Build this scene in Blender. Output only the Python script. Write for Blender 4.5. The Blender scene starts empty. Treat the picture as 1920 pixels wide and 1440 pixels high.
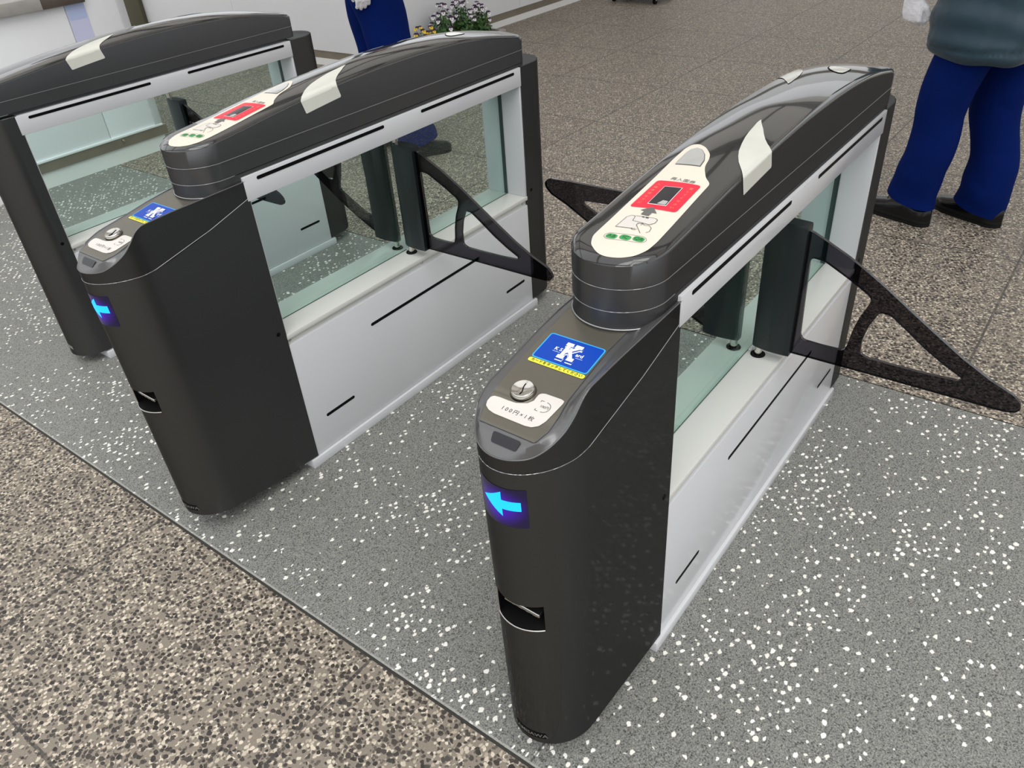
import bpy, bmesh, math, random
from mathutils import Vector, Matrix
random.seed(7)
SC = bpy.context.scene
COL = SC.collection

# ---------------------------------------------------------------- camera
CAM_F, CAM_POS = 1480.596, (-1.0041, -0.4711, 1.4666)
YAW, PITCH, ROLL = 0.6900, 0.6089, -0.0800
def make_camera():
    cy, sy = math.cos(YAW), math.sin(YAW); cp, sp = math.cos(PITCH), math.sin(PITCH)
    f = Vector((cy*cp, sy*cp, -sp)); rt = Vector((sy, -cy, 0)); up = rt.cross(f)
    c, s = math.cos(ROLL), math.sin(ROLL)
    r2 = rt*c+up*s; u2 = up*c-rt*s
    cam = bpy.data.cameras.new('camera'); cam.sensor_width = 36; cam.lens = CAM_F*36/1920
    cam.clip_start = .02
    o = bpy.data.objects.new('camera', cam); COL.objects.link(o)
    m = Matrix((r2, u2, -f)).transposed().to_4x4(); m.translation = Vector(CAM_POS)
    o.matrix_world = m; SC.camera = o
make_camera()

# ---------------------------------------------------------------- world, light, exposure
W = bpy.data.worlds.new('overcast_sky'); SC.world = W; W.use_nodes = True
wn = W.node_tree; wn.nodes.clear()
wo = wn.nodes.new('ShaderNodeOutputWorld'); wb = wn.nodes.new('ShaderNodeBackground')
tc = wn.nodes.new('ShaderNodeTexCoord'); sx = wn.nodes.new('ShaderNodeSeparateXYZ'); rp = wn.nodes.new('ShaderNodeValToRGB')
wn.links.new(tc.outputs['Generated'], sx.inputs[0]); wn.links.new(sx.outputs['Z'], rp.inputs[0])
wn.links.new(rp.outputs[0], wb.inputs[0]); wn.links.new(wb.outputs[0], wo.inputs[0])
cr = rp.color_ramp
for p, c in ((0.0, (.25, .25, .24)), (.02, (.60, .61, .62)), (.12, (.86, .88, .90)), (.34, (.92, .94, .96)), (1., (1., 1., 1.))):
    e = cr.elements.new(p); e.color = (*c, 1)
cr.elements.remove(cr.elements[0]); cr.elements.remove(cr.elements[-1])
wb.inputs[1].default_value = 1.0
def area(name, loc, target, sx_, sy_, power, col=(1, 1, 1)):
    l = bpy.data.lights.new(name, 'AREA'); l.shape = 'RECTANGLE'; l.size = sx_; l.size_y = sy_; l.energy = power; l.color = col
    o = bpy.data.objects.new(name, l); COL.objects.link(o); o.location = loc
    o.rotation_euler = (Vector(target)-Vector(loc)).to_track_quat('-Z', 'Y').to_euler()
s_ = bpy.data.lights.new('hazy_sun', 'SUN'); s_.energy = 1.3; s_.angle = math.radians(50); s_.color = (1, .985, .95)
so = bpy.data.objects.new('hazy_sun', s_); COL.objects.link(so)
so.rotation_euler = Vector((.35, .45, -1)).to_track_quat('-Z', 'Y').to_euler()
vs = SC.view_settings
vs.view_transform = 'Standard'; vs.look = 'None'; vs.gamma = 1; vs.use_curve_mapping = False; vs.exposure = 0.42

# ---------------------------------------------------------------- object helpers
def tag(o, label=None, cat=None, group=None, kind=None):
    if label: o['label'] = label
    if cat: o['category'] = cat
    if group: o['group'] = group
    if kind: o['kind'] = kind
    return o
def empty(name, loc=(0, 0, 0), rz=0):
    o = bpy.data.objects.new(name, None); o.location = loc; o.rotation_euler = (0, 0, rz)
    o.empty_display_size = .1; COL.objects.link(o); return o
def mesh_obj(name, me, mat=None, parent=None, smooth=None):
    o = bpy.data.objects.new(name, me); COL.objects.link(o)
    if mat is not None:
        me.materials.append(mat)
    if smooth is not None:
        for p in me.polygons: p.use_smooth = True
        me.set_sharp_from_angle(angle=math.radians(smooth))
    if parent is not None: o.parent = parent
    return o
def bm_obj(name, bm, mat=None, parent=None, smooth=None, normals=True):
    if normals: bmesh.ops.recalc_face_normals(bm, faces=bm.faces)
    me = bpy.data.meshes.new(name); bm.to_mesh(me); bm.free()
    return mesh_obj(name, me, mat, parent, smooth)
def copy_tree(o, parent=None):
    c = o.copy(); COL.objects.link(c); c.parent = parent
    for ch in list(o.children): copy_tree(ch, c)
    return c
def add_box(bm, lo, hi, bevel=0, seg=2):
    lo, hi = Vector(lo), Vector(hi)
    r = bmesh.ops.create_cube(bm, size=1)
    d = hi-lo
    for v in r['verts']: v.co = lo+Vector(((v.co.x+.5)*d.x, (v.co.y+.5)*d.y, (v.co.z+.5)*d.z))
    if bevel:
        es = {e for v in r['verts'] for e in v.link_edges}
        bmesh.ops.bevel(bm, geom=list(es), offset=bevel, segments=seg, affect='EDGES', profile=.5)
def box(name, lo, hi, mat, parent=None, bevel=0, seg=2):
    bm = bmesh.new(); add_box(bm, lo, hi, bevel, seg)
    return bm_obj(name, bm, mat, parent, 40 if bevel else None)
def add_cyl(bm, p0, p1, r0, r1=None, seg=20, caps=True):
    p0, p1 = Vector(p0), Vector(p1); r1 = r0 if r1 is None else r1
    q = (p1-p0).to_track_quat('Z', 'Y')
    rings = []
    for p, r in ((p0, r0), (p1, r1)):
        rings.append([bm.verts.new(p+q @ Vector((r*math.cos(2*math.pi*i/seg), r*math.sin(2*math.pi*i/seg), 0))) for i in range(seg)])
    for i in range(seg):
        j = (i+1) % seg; bm.faces.new((rings[0][i], rings[0][j], rings[1][j], rings[1][i]))
    if caps:
        bm.faces.new(rings[0][::-1]); bm.faces.new(rings[1])
def add_prism(bm, pts, fn0, fn1):
    """pts: 2D outline; fn0/fn1 map 2D to the two end faces"""
    a = [bm.verts.new(fn0(*p)) for p in pts]; b = [bm.verts.new(fn1(*p)) for p in pts]
    n = len(pts)
    bm.faces.new(a); bm.faces.new(b[::-1])
    for i in range(n):
        j = (i+1) % n; bm.faces.new((a[i], b[i], b[j], a[j]))
def lathe(bm, prof, centre, seg=32, axis=(0, 0, 1)):
    q = Vector(axis).to_track_quat('Z', 'Y'); c = Vector(centre)
    rings = []
    for r, z in prof:
        if r < 1e-6: rings.append([bm.verts.new(c+q @ Vector((0, 0, z)))])
        else: rings.append([bm.verts.new(c+q @ Vector((r*math.cos(2*math.pi*i/seg), r*math.sin(2*math.pi*i/seg), z))) for i in range(seg)])
    for A, Bq in zip(rings, rings[1:]):
        for i in range(seg):
            j = (i+1) % seg
            if len(A) == 1 and len(Bq) == 1: continue
            if len(A) == 1: bm.faces.new((A[0], Bq[i], Bq[j]))
            elif len(Bq) == 1: bm.faces.new((A[i], A[j], Bq[0]))
            else: bm.faces.new((A[i], A[j], Bq[j], Bq[i]))
def rounded(pts, r=.004, n=4):
    """round the corners of a 2D outline"""
    out = []; m = len(pts)
    for i in range(m):
        p = Vector(pts[i]); a = Vector(pts[i-1])-p; b = Vector(pts[(i+1) % m])-p
        rr = min(r if not isinstance(r, (list, tuple)) else r[i], a.length*.48, b.length*.48)
        if rr <= 0: out.append(tuple(p)); continue
        A = p+a.normalized()*rr; Bp = p+b.normalized()*rr
        for k in range(n+1):
            t = k/n
            out.append(tuple(A*(1-t)**2+p*2*t*(1-t)+Bp*t*t))
    return out
def stadium(x0, x1, z, h, n=6):
    r = h/2; o = []
    for k in range(n+1): a = -math.pi/2+math.pi*k/n; o.append((x1-r+r*math.cos(a), z+r*math.sin(a)))
    for k in range(n+1): a = math.pi/2+math.pi*k/n; o.append((x0+r+r*math.cos(a), z+r*math.sin(a)))
    return o

# ---------------------------------------------------------------- materials
def newmat(name):
    m = bpy.data.materials.new(name); m.use_nodes = True
    b = m.node_tree.nodes['Principled BSDF']
    return m, m.node_tree, b
def N(nt, t, **kw):
    n = nt.nodes.new('ShaderNode'+t)
    for k, v in kw.items():
        if k == 'inp':
            for a, b in v.items():
                if isinstance(b, bpy.types.NodeSocket): nt.links.new(b, n.inputs[a])
                else: n.inputs[a].default_value = b
        else: setattr(n, k, v)
    return n
def math_(nt, op, a, b=None, c=None, clamp=False):
    n = N(nt, 'Math', operation=op, use_clamp=clamp)
    for i, v in enumerate((a, b, c)):
        if v is None: continue
        if isinstance(v, bpy.types.NodeSocket): nt.links.new(v, n.inputs[i])
        else: n.inputs[i].default_value = v
    return n.outputs[0]
def mixc(nt, f, a, b):
    n = N(nt, 'Mix', data_type='RGBA')
    for i, v in ((0, f), (6, a), (7, b)):
        if isinstance(v, bpy.types.NodeSocket): nt.links.new(v, n.inputs[i])
        else: n.inputs[i].default_value = v if i == 0 else (*v, 1)
    return n.outputs[2]
def plain(name, col, rough=.5, metal=0, coat=0, coat_r=.05, var=.0, var_scale=6, spec=.5, bump=0, bump_scale=200, emit=None, emit_s=0, sheen=0, rvar=0):
    """procedural paint: flat colour with faint noise variation, roughness variation and micro bump"""
    m, nt, b = newmat(name)
    b.inputs['Roughness'].default_value = rough; b.inputs['Metallic'].default_value = metal
    b.inputs['Coat Weight'].default_value = coat; b.inputs['Coat Roughness'].default_value = coat_r
    b.inputs['Specular IOR Level'].default_value = spec
    if sheen: b.inputs['Sheen Weight'].default_value = sheen
    b.inputs['Base Color'].default_value = (*col, 1)
    t = N(nt, 'TexCoord').outputs['Object']
    if var or rvar:
        n = N(nt, 'TexNoise', inp={'Vector': t, 'Scale': var_scale, 'Detail': 3.})
        if var: nt.links.new(mixc(nt, n.outputs[0], tuple(c*(1-var) for c in col), tuple(min(1, c*(1+var)) for c in col)), b.inputs['Base Color'])
        if rvar: nt.links.new(math_(nt, 'MULTIPLY_ADD', n.outputs[0], rvar, rough-rvar/2), b.inputs['Roughness'])
    if bump:
        n2 = N(nt, 'TexNoise', inp={'Vector': t, 'Scale': float(bump_scale), 'Detail': 2.})
        bp = N(nt, 'Bump', inp={'Strength': bump, 'Distance': .001, 'Height': n2.outputs[0]})
        nt.links.new(bp.outputs[0], b.inputs['Normal'])
    if emit:
        b.inputs['Emission Color'].default_value = (*emit, 1); b.inputs['Emission Strength'].default_value = emit_s
    return m
M = {}
def metal_paint(name, col, rough, tint, coat):
    m = plain(name, col, rough, .9, coat, .05, var=.04, var_scale=5, spec=.3)
    b = m.node_tree.nodes['Principled BSDF']; b.inputs['Specular Tint'].default_value = (tint, tint, tint, 1)
    return m
M['body'] = metal_paint('charcoal_metallic_paint', (.086, .087, .088), .38, .28, .14)
M['capside'] = metal_paint('charcoal_cap_side', (.070, .070, .072), .36, .28, .12)
M['hood'] = plain('graphite_gloss_top', (.026, .026, .026), .10, 0, .7, .0, var=.04, var_scale=8)
M['hoodside'] = metal_paint('graphite_metallic_side', (.118, .119, .124), .38, .28, .08)
M['cap'] = plain('graphite_metallic_bezel', (.15, .15, .152), .36, .6, .2, .1, var=.05, bump=.04, bump_scale=1500)
M['plate'] = plain('bronze_grey_panel_finish', (.17, .158, .128), .34, .6, .25, .1, var=.04, bump=.03, bump_scale=1500)
M['white'] = plain('white_powder_coat', (.585, .59, .612), .2, 0, .2, .08, var=.02, var_scale=3)
M['ledge'] = plain('white_coat_lit_from_above', (.60, .592, .568), .3, 0, .15, .15, var=.02, var_scale=3)  # the same white coat, with the light from above put into its colour
M['black'] = plain('matte_black_plastic', (.003, .003, .0035), .6, var=.1, spec=.1)
M['blackgloss'] = plain('dark_tinted_window', (.012, .012, .016), .12, var=.1)
M['hub'] = plain('black_anodised_aluminium', (.0065, .0105, .012), .36, .1, bump=.05, bump_scale=700, var=.08)
M['chrome'] = plain('polished_chrome', (.66, .64, .59), .16, 1, var=.02)
M['steel'] = plain('brushed_steel', (.55, .54, .52), .3, 1, var=.08, bump=.05)
M['seam'] = plain('seam_highlight_and_ring', (.42, .42, .43), .3, .8, var=.03)  # pale metal painting the edge highlight on the seams; also the neck ring
M['lens'] = plain('milky_lamp_lens', (.66, .66, .60), .16, 0, .5, .04, var=.05, var_scale=25)
M['greylens'] = plain('grey_indicator_lens', (.44, .44, .42), .2, 0, .5, .04, var=.04, var_scale=40)
M['cream'] = plain('cream_printed_film', (.75, .69, .59), .42, 0, .0, .2, var=.015)
M['sticker'] = plain('white_printed_sticker', (.68, .645, .60), .4, var=.01)
M['red'] = plain('red_printed_film', (.86, .02, .05), .4, 0, .0, .2, var=.02)
M['blue'] = plain('blue_printed_film', (.002, .055, .42), .35, 0, .0, .05, var=.03, spec=.3)
M['cyan'] = plain('cyan_border_ink', (.04, .42, .85), .35, var=.02)
M['yellow'] = plain('yellow_printed_film', (.86, .80, .06), .4, var=.02)
M['green'] = plain('green_badge_ink', (.05, .33, .09), .4, var=.05)
M['darkgreen'] = plain('dark_green_ink', (.015, .12, .03), .4, var=.02)
M['ink'] = plain('black_ink', (.015, .015, .018), .45, var=.02)
M['greyink'] = plain('grey_ink', (.13, .13, .125), .45, var=.02)
M['whiteink'] = plain('white_ink', (.88, .88, .90), .4, var=.01)
M['goldink'] = plain('gold_ink', (.62, .30, .16), .4, var=.02)
M['arrowlit'] = plain('lit_cyan_arrow', (.01, .2, .6), .4, emit=(.0, .33, 1.), emit_s=1.35)
def screen_mat():
    m, nt, b = newmat('violet_backlit_screen')
    b.inputs['Base Color'].default_value = (.006, .004, .02, 1); b.inputs['Roughness'].default_value = .25
    t = N(nt, 'TexCoord').outputs['Generated']
    s = N(nt, 'Separate XYZ'.replace(' ', ''), inp={0: t})
    dy = math_(nt, 'ABSOLUTE', math_(nt, 'SUBTRACT', s.outputs['Y'], .5)); dz = math_(nt, 'ABSOLUTE', math_(nt, 'SUBTRACT', s.outputs['Z'], .5))
    d = math_(nt, 'ADD', math_(nt, 'POWER', math_(nt, 'MULTIPLY', dy, 2.), 2.), math_(nt, 'POWER', math_(nt, 'MULTIPLY', dz, 2.2), 2.))
    g = math_(nt, 'POWER', math_(nt, 'SUBTRACT', 1.15, math_(nt, 'MULTIPLY', d, .8), clamp=True), 2.)
    b.inputs['Emission Color'].default_value = (.075, .0, .62, 1)
    nt.links.new(math_(nt, 'MULTIPLY_ADD', g, .42, .03), b.inputs['Emission Strength'])
    return m
M['screen'] = screen_mat()
def sheet_glass(name, tint, refl=1.0, rough=.0):
    """clear sheet: tinted transmission plus a fresnel reflection"""
    m, nt, b = newmat(name); nt.nodes.remove(b)
    out = nt.nodes['Material Output']
    tr = N(nt, 'BsdfTransparent'); gl = N(nt, 'BsdfGlossy')
    nz = N(nt, 'TexNoise', inp={'Vector': N(nt, 'TexCoord').outputs['Object'], 'Scale': 3.})
    nt.links.new(mixc(nt, nz.outputs[0], tuple(c*.985 for c in tint), tint), tr.inputs[0])
    gl.inputs['Roughness'].default_value = rough
    fr = N(nt, 'Fresnel', inp={'IOR': 1.45}); mx = N(nt, 'MixShader')
    nt.links.new(math_(nt, 'MULTIPLY', fr.outputs[0], refl), mx.inputs[0])
    nt.links.new(tr.outputs[0], mx.inputs[1]); nt.links.new(gl.outputs[0], mx.inputs[2]); nt.links.new(mx.outputs[0], out.inputs[0])
    return m
M['glass'] = sheet_glass('green_tinted_glass', (.865, .955, .93), .13)
M['glassedge'] = plain('dark_glass_gasket', (.02, .045, .04), .3, var=.05)
M['acrylic'] = sheet_glass('smoked_acrylic', (.27, .26, .285), .4)
M['acryledge'] = plain('smoked_acrylic_edge', (.012, .012, .014), .15, 0, .3, .05, var=.05)

def stone_common(nt):
    t = N(nt, 'TexCoord').outputs['Object']
    w = N(nt, 'TexNoise', inp={'Vector': t, 'Scale': 60., 'Detail': 2.})
    off = N(nt, 'VectorMath', operation='MULTIPLY_ADD', inp={0: w.outputs['Color'], 1: (.008, .008, 0), 2: t})
    return t, off.outputs[0]
def wob(nt, vec):
    w = N(nt, 'TexNoise', inp={'Vector': vec, 'Scale': 95., 'Detail': 2.})
    return N(nt, 'VectorMath', operation='MULTIPLY_ADD', inp={0: w.outputs['Color'], 1: (.007, .007, 0), 2: vec}).outputs[0]
def cells(nt, vec, scale, pick, size, soft=.06, rot=0., stretch=(1, 1, 1)):
    """mask of scattered pebbles: a random share (pick) of voronoi cells, each filled to its own size"""
    mp = N(nt, 'Mapping', inp={'Vector': vec, 'Rotation': (0, 0, rot), 'Scale': stretch})
    v = N(nt, 'TexVoronoi', voronoi_dimensions='2D', inp={'Vector': mp.outputs[0], 'Scale': scale, 'Randomness': 1.})
    s = N(nt, 'SeparateColor', inp={0: v.outputs['Color']})
    on = math_(nt, 'LESS_THAN', s.outputs[0], pick)
    sz = math_(nt, 'MULTIPLY_ADD', s.outputs[1], size*.55, size*.6)
    m = math_(nt, 'MULTIPLY', math_(nt, 'SUBTRACT', sz, v.outputs['Distance']), 1/soft, clamp=True)
    return math_(nt, 'MULTIPLY', m, on), s.outputs[2]
def line_mask(nt, coord, pos, w):
    return math_(nt, 'LESS_THAN', math_(nt, 'ABSOLUTE', math_(nt, 'SUBTRACT', coord, pos)), w)
def grid_mask(nt, coord, pos, step, w):
    f = math_(nt, 'FRACT', math_(nt, 'ADD', math_(nt, 'DIVIDE', math_(nt, 'SUBTRACT', coord, pos), step), 100.5))
    return math_(nt, 'LESS_THAN', math_(nt, 'ABSOLUTE', math_(nt, 'SUBTRACT', f, .5)), w/step)
def brown_stone():
    m, nt, b = newmat('brown_pebble_paving')
    t, vec = stone_common(nt)
    big = N(nt, 'TexNoise', inp={'Vector': t, 'Scale': 1.7, 'Detail': 3.})
    fine = N(nt, 'TexNoise', inp={'Vector': t, 'Scale': 260., 'Detail': 3., 'Roughness': .7})
    col = mixc(nt, fine.outputs[0], (.125, .104, .084), (.36, .31, .25))
    vec = wob(nt, vec)
    c1, r1 = cells(nt, vec, 96., .58, .50, .06, .4, (1, 1.25, 1))
    cream = mixc(nt, r1, (.42, .355, .275), (.78, .69, .56))
    col = mixc(nt, math_(nt, 'MULTIPLY', c1, .92), col, cream)
    c2, r2 = cells(nt, vec, 72., .58, .44, .05, 1.1, (1.2, 1, 1))
    dark = mixc(nt, r2, (.014, .012, .012), (.062, .050, .043))
    col = mixc(nt, c2, col, dark)
    c3, r3 = cells(nt, vec, 125., .36, .45, .08, .2)
    col = mixc(nt, math_(nt, 'MULTIPLY', c3, .8), col, (.06, .05, .045))
    col = mixc(nt, math_(nt, 'MULTIPLY', big.outputs[0], .22), col, (.13, .115, .095))
    s = N(nt, 'SeparateXYZ', inp={0: t})
    x, y = s.outputs['X'], s.outputs['Y']
    gy = grid_mask(nt, y, .50, .80, .004)
    gx = math_(nt, 'MULTIPLY', grid_mask(nt, x, 3.10, .815, .005), math_(nt, 'GREATER_THAN', x, 1.8))
    j = math_(nt, 'MAXIMUM', math_(nt, 'MAXIMUM', gy, gx), line_mask(nt, x, -.93, .004))
    nj = N(nt, 'TexNoise', inp={'Vector': t, 'Scale': 45., 'Detail': 2.})
    jm = math_(nt, 'MULTIPLY', j, math_(nt, 'MULTIPLY_ADD', nj.outputs[0], 1.2, .1, clamp=True))
    col = mixc(nt, jm, col, (.045, .04, .036))
    nt.links.new(col, b.inputs['Base Color'])
    b.inputs['Specular IOR Level'].default_value = .35
    nt.links.new(math_(nt, 'MULTIPLY_ADD', c2, -.25, .62), b.inputs['Roughness'])
    bp = N(nt, 'Bump', inp={'Strength': .35, 'Distance': .002, 'Height': math_(nt, 'SUBTRACT', math_(nt, 'ADD', c1, c2), math_(nt, 'MULTIPLY', j, 2.))})
    nt.links.new(bp.outputs[0], b.inputs['Normal'])
    return m
def grey_stone():
    m, nt, b = newmat('grey_terrazzo_with_white_pebbles')
    t, vec = stone_common(nt)
    fine = N(nt, 'TexNoise', inp={'Vector': t, 'Scale': 290., 'Detail': 4., 'Roughness': .8})
    big = N(nt, 'TexNoise', inp={'Vector': t, 'Scale': 2.3, 'Detail': 3.})
    f = math_(nt, 'MULTIPLY', math_(nt, 'SUBTRACT', fine.outputs[0], .38), 4., clamp=True)
    col = mixc(nt, f, (.075, .078, .075), (.36, .36, .335))
    g1, r1 = cells(nt, wob(nt, vec), 210., .42, .46, .1)
    col = mixc(nt, math_(nt, 'MULTIPLY', g1, .85), col, mixc(nt, r1, (.02, .021, .021), (.10, .10, .095)))
    g2, r2 = cells(nt, wob(nt, vec), 230., .34, .42, .1, .7)
    col = mixc(nt, math_(nt, 'MULTIPLY', g2, .7), col, (.38, .375, .34))
    col = mixc(nt, math_(nt, 'MULTIPLY', big.outputs[0], .25), col, (.13, .132, .126))
    dens = math_(nt, 'MULTIPLY_ADD', big.outputs[0], 1.7, -.62)
    wv = N(nt, 'TexNoise', inp={'Vector': t, 'Scale': 120., 'Detail': 1.})
    vec2 = N(nt, 'VectorMath', operation='MULTIPLY_ADD', inp={0: wv.outputs['Color'], 1: (.009, .009, 0), 2: t}).outputs[0]
    mp = N(nt, 'Mapping', inp={'Vector': vec2, 'Scale': (1, 1.3, 1), 'Rotation': (0, 0, .5)})
    v = N(nt, 'TexVoronoi', voronoi_dimensions='2D', inp={'Vector': mp.outputs[0], 'Scale': 52., 'Randomness': 1.})
    s = N(nt, 'SeparateColor', inp={0: v.outputs['Color']})
    on = math_(nt, 'LESS_THAN', s.outputs[0], dens)
    sz = math_(nt, 'MULTIPLY_ADD', s.outputs[1], .22, .16)
    mk = math_(nt, 'MULTIPLY', math_(nt, 'MULTIPLY', math_(nt, 'SUBTRACT', sz, v.outputs['Distance']), 14., clamp=True), on)
    col = mixc(nt, mk, col, mixc(nt, s.outputs[2], (.80, .78, .70), (.93, .92, .88)))
    sp = N(nt, 'SeparateXYZ', inp={0: t}); x, y = sp.outputs['X'], sp.outputs['Y']
    jn = line_mask(nt, y, .075, .002)
    col = mixc(nt, math_(nt, 'MULTIPLY', jn, .7), col, (.03, .03, .028))
    edge = math_(nt, 'LESS_THAN', x, -.377)
    col = mixc(nt, math_(nt, 'MULTIPLY', edge, .55), col, (.45, .44, .41))
    nt.links.new(col, b.inputs['Base Color'])
    b.inputs['Roughness'].default_value = .5; b.inputs['Specular IOR Level'].default_value = .4
    bp = N(nt, 'Bump', inp={'Strength': .2, 'Distance': .001, 'Height': mk})
    nt.links.new(bp.outputs[0], b.inputs['Normal'])
    return m
M['brown'] = brown_stone(); M['grey'] = grey_stone()
M['joint'] = plain('dark_joint_sealant', (.035, .033, .028), .8, var=.4, var_scale=80, bump=.4, bump_scale=150)

# ---------------------------------------------------------------- ground
def ground():
    bm = bmesh.new()
    X = [(-6, -.389, 0), (-.389, -.382, 2), (-.382, 1.204, 1), (1.204, 1.208, 2), (1.208, 16, 0)]
    for x0, x1, mi in X:
        z = 0. if mi != 2 else -.0015
        vs_ = [bm.verts.new((x, y, z)) for x, y in ((x0, -9), (x1, -9), (x1, 14), (x0, 14))]
        f = bm.faces.new(vs_); f.material_index = mi
    me = bpy.data.meshes.new('floor'); bm.to_mesh(me); bm.free()
    for k in ('brown', 'grey', 'joint'): me.materials.append(M[k])
    o = bpy.data.objects.new('floor', me); COL.objects.link(o); tag(o, kind='structure', label='grey and brown pebble-set stone paving in large slabs', cat='floor')
    box('floor_bed', (-6, -9, -.12), (16, 14, -.004), M['joint'])['kind'] = 'structure'
ground()
# --- shape functions (gate-local metres: x along the gate, y across, z up)
C = .083; B = .083
def lerp_tab(tab, x):
    if x <= tab[0][0]: return tab[0][1]
    for (x0, y0), (x1, y1) in zip(tab, tab[1:]):
        if x <= x1:
            t = (x-x0)/(x1-x0)
            return y0+(y1-y0)*t
    return tab[-1][1]
def smooth_tab(tab, x, w=.012):
    return sum(lerp_tab(tab, x+w*k/2.0)*c for k, c in ((-2, .1), (-1, .2), (0, .4), (1, .2), (2, .1)))
def sstep(t):
    t = max(0., min(1., t)); return t*t*(3-2*t)
NX0 = -.270
def nose_a(z): return .096+.019*min(z, .70)/.70
ZR = [(-.39, .769), (-.364, .772), (-.342, .784), (-.318, .801), (-.300, .820), (-.286, .838), (-.270, .846), (-.2, .849), (0, .851)]
ZP = [(-.39, .769), (-.374, .778), (-.364, .789), (-.356, .793), (-.32, .799), (-.288, .807), (-.22, .818), (-.16, .829), (-.1, .837), (0, .842)]
ZL = [(-.39, .746), (-.34, .744), (-.30, .743), (-.23, .749), (-.12, .778), (0, .812)]
def cap_h(x, y):
    v = (y-C)/B; a = nose_a(.75)
    r = abs(v) if x > NX0 else math.sqrt(((x-NX0)/a)**2+v*v)
    d = max(0., (1-r)*B)
    tl = sstep((v+.5)/1.1)          # the left rim lies lower than the right one
    wr = lerp_tab([(-.38, .002), (-.352, .003), (-.335, .010), (-.31, .022), (-.28, .034), (-.1, .034), (0, .034)], x)
    wl = lerp_tab([(-.38, .003), (-.35, .006), (-.30, .013), (0, .014)], x)
    w = wr+(wl-wr)*tl
    zr = smooth_tab(ZR, x, .008); zp = smooth_tab(ZP, x, .005)
    zr += (min(zr, zp-.002)-zr)*tl
    g = sstep(min(1, d/w))
    return zr+(zp-zr)*g
HX0, HR, HB = -.042, .078, .079
HE = [(-.13, .951), (-.05, .956), (0, .960), (.107, .972), (.214, .983), (.345, .991), (.5, .997), (.651, .997), (.78, .992), (.88, .983), (.99, .967), (1.094, .946)]
HC = [(-.13, .004), (.0, .006), (.2, .007), (.33, .012), (.5, .016), (.75, .014), (.95, .011), (1.1, .006)]
def hood_h(x, y):
    v = (y-C)/HB
    r = abs(v) if x > HX0 else math.sqrt(((x-HX0)/HR)**2+v*v)
    d = max(0., (1-r)*HB)
    e = smooth_tab(HE, x, .06); c = smooth_tab(HC, x, .08)
    fil = .007*(1-math.sqrt(max(0, 1-(1-min(1, d/.009))**2)))
    g = 1-min(1., r)**2
    return e-fil+c*g

# ---------------------------------------------------------------- decals wrapped on curved faces
def cap_map(e): return lambda x, y: Vector((x, y, cap_h(x, y)+e))
def hood_map(e): return lambda x, y: Vector((x, y, hood_h(x, y)+e))
def nose_x(y, z):
    v = max(-.999, min(.999, (y-C)/B)); return NX0-nose_a(z)*math.sqrt(1-v*v)
def nose_map(e): return lambda y, z: Vector((nose_x(y, z)-e, y, z))
def slice_bm(bm, step):
    xs = [v.co.x for v in bm.verts]; ys = [v.co.y for v in bm.verts]
    for ax, lo, hi in ((0, min(xs), max(xs)), (1, min(ys), max(ys))):
        k = math.floor(lo/step)+1
        while k*step < hi:
            co = Vector((0, 0, 0)); co[ax] = k*step; no = Vector((0, 0, 0)); no[ax] = 1
            bmesh.ops.bisect_plane(bm, geom=bm.verts[:]+bm.edges[:]+bm.faces[:], plane_co=co, plane_no=no)
            k += 1
def decal_bm(bm, mapf, step):
    bmesh.ops.triangulate(bm, faces=bm.faces)
    slice_bm(bm, step)
    for v in bm.verts: v.co = mapf(v.co.x, v.co.y)
def decal(name, polys, mapf, mat, parent, step=.006):
    bm = bmesh.new()
    for p in polys:
        bm.faces.new([bm.verts.new((a, b, 0)) for a, b in p])
    decal_bm(bm, mapf, step)
    return bm_obj(name, bm, mat, parent, 60, normals=False)
def text_mesh(body, size, space=1.0, offset=0., align='CENTER'):
    c = bpy.data.curves.new('lettering', 'FONT'); c.body = body; c.size = size; c.align_x = align; c.align_y = 'CENTER'
    c.space_character = space; c.offset = offset; c.resolution_u = 3
    o = bpy.data.objects.new('lettering', c); COL.objects.link(o)
    bpy.context.view_layer.update()
    me = bpy.data.meshes.new_from_object(o.evaluated_get(bpy.context.evaluated_depsgraph_get()))
    bpy.data.objects.remove(o); return me
def text(name, items, mapf, mat, parent, step=.01):
    """items: (body, size, origin2d, right2d, up2d, spacing, boldness)"""
    bm = bmesh.new()
    for body, size, org, rt, up, sp, off in items:
        me = text_mesh(body, size, sp, off); b2 = bmesh.new(); b2.from_mesh(me)
        for v in b2.verts:
            a, b = v.co.x, v.co.y; v.co = Vector((org[0]+a*rt[0]+b*up[0], org[1]+a*rt[1]+b*up[1], 0))
        tmp = bpy.data.meshes.new('t'); b2.to_mesh(tmp); b2.free(); bm.from_mesh(tmp)
        bpy.data.meshes.remove(tmp); bpy.data.meshes.remove(me)
    decal_bm(bm, mapf, step)
    return bm_obj(name, bm, mat, parent, normals=False)
def strokes(lines, w):
    out = []
    for L in lines:
        for a, b in zip(L, L[1:]):
            a, b = Vector(a), Vector(b); d = (b-a)
            if d.length < 1e-6: continue
            d.normalize(); n = Vector((-d.y, d.x))*w/2; a = a-d*w*.4; b = b+d*w*.4
            out.append([tuple(a+n), tuple(a-n), tuple(b-n), tuple(b+n)])
    return out
def arc(cx, cy, rx, ry, a0, a1, n=10):
    return [(cx+rx*math.cos(math.radians(a0+(a1-a0)*k/n)), cy+ry*math.sin(math.radians(a0+(a1-a0)*k/n))) for k in range(n+1)]
RT, UP = (0, -1), (1, 0)          # lettering on top faces: reads from the front end

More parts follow.
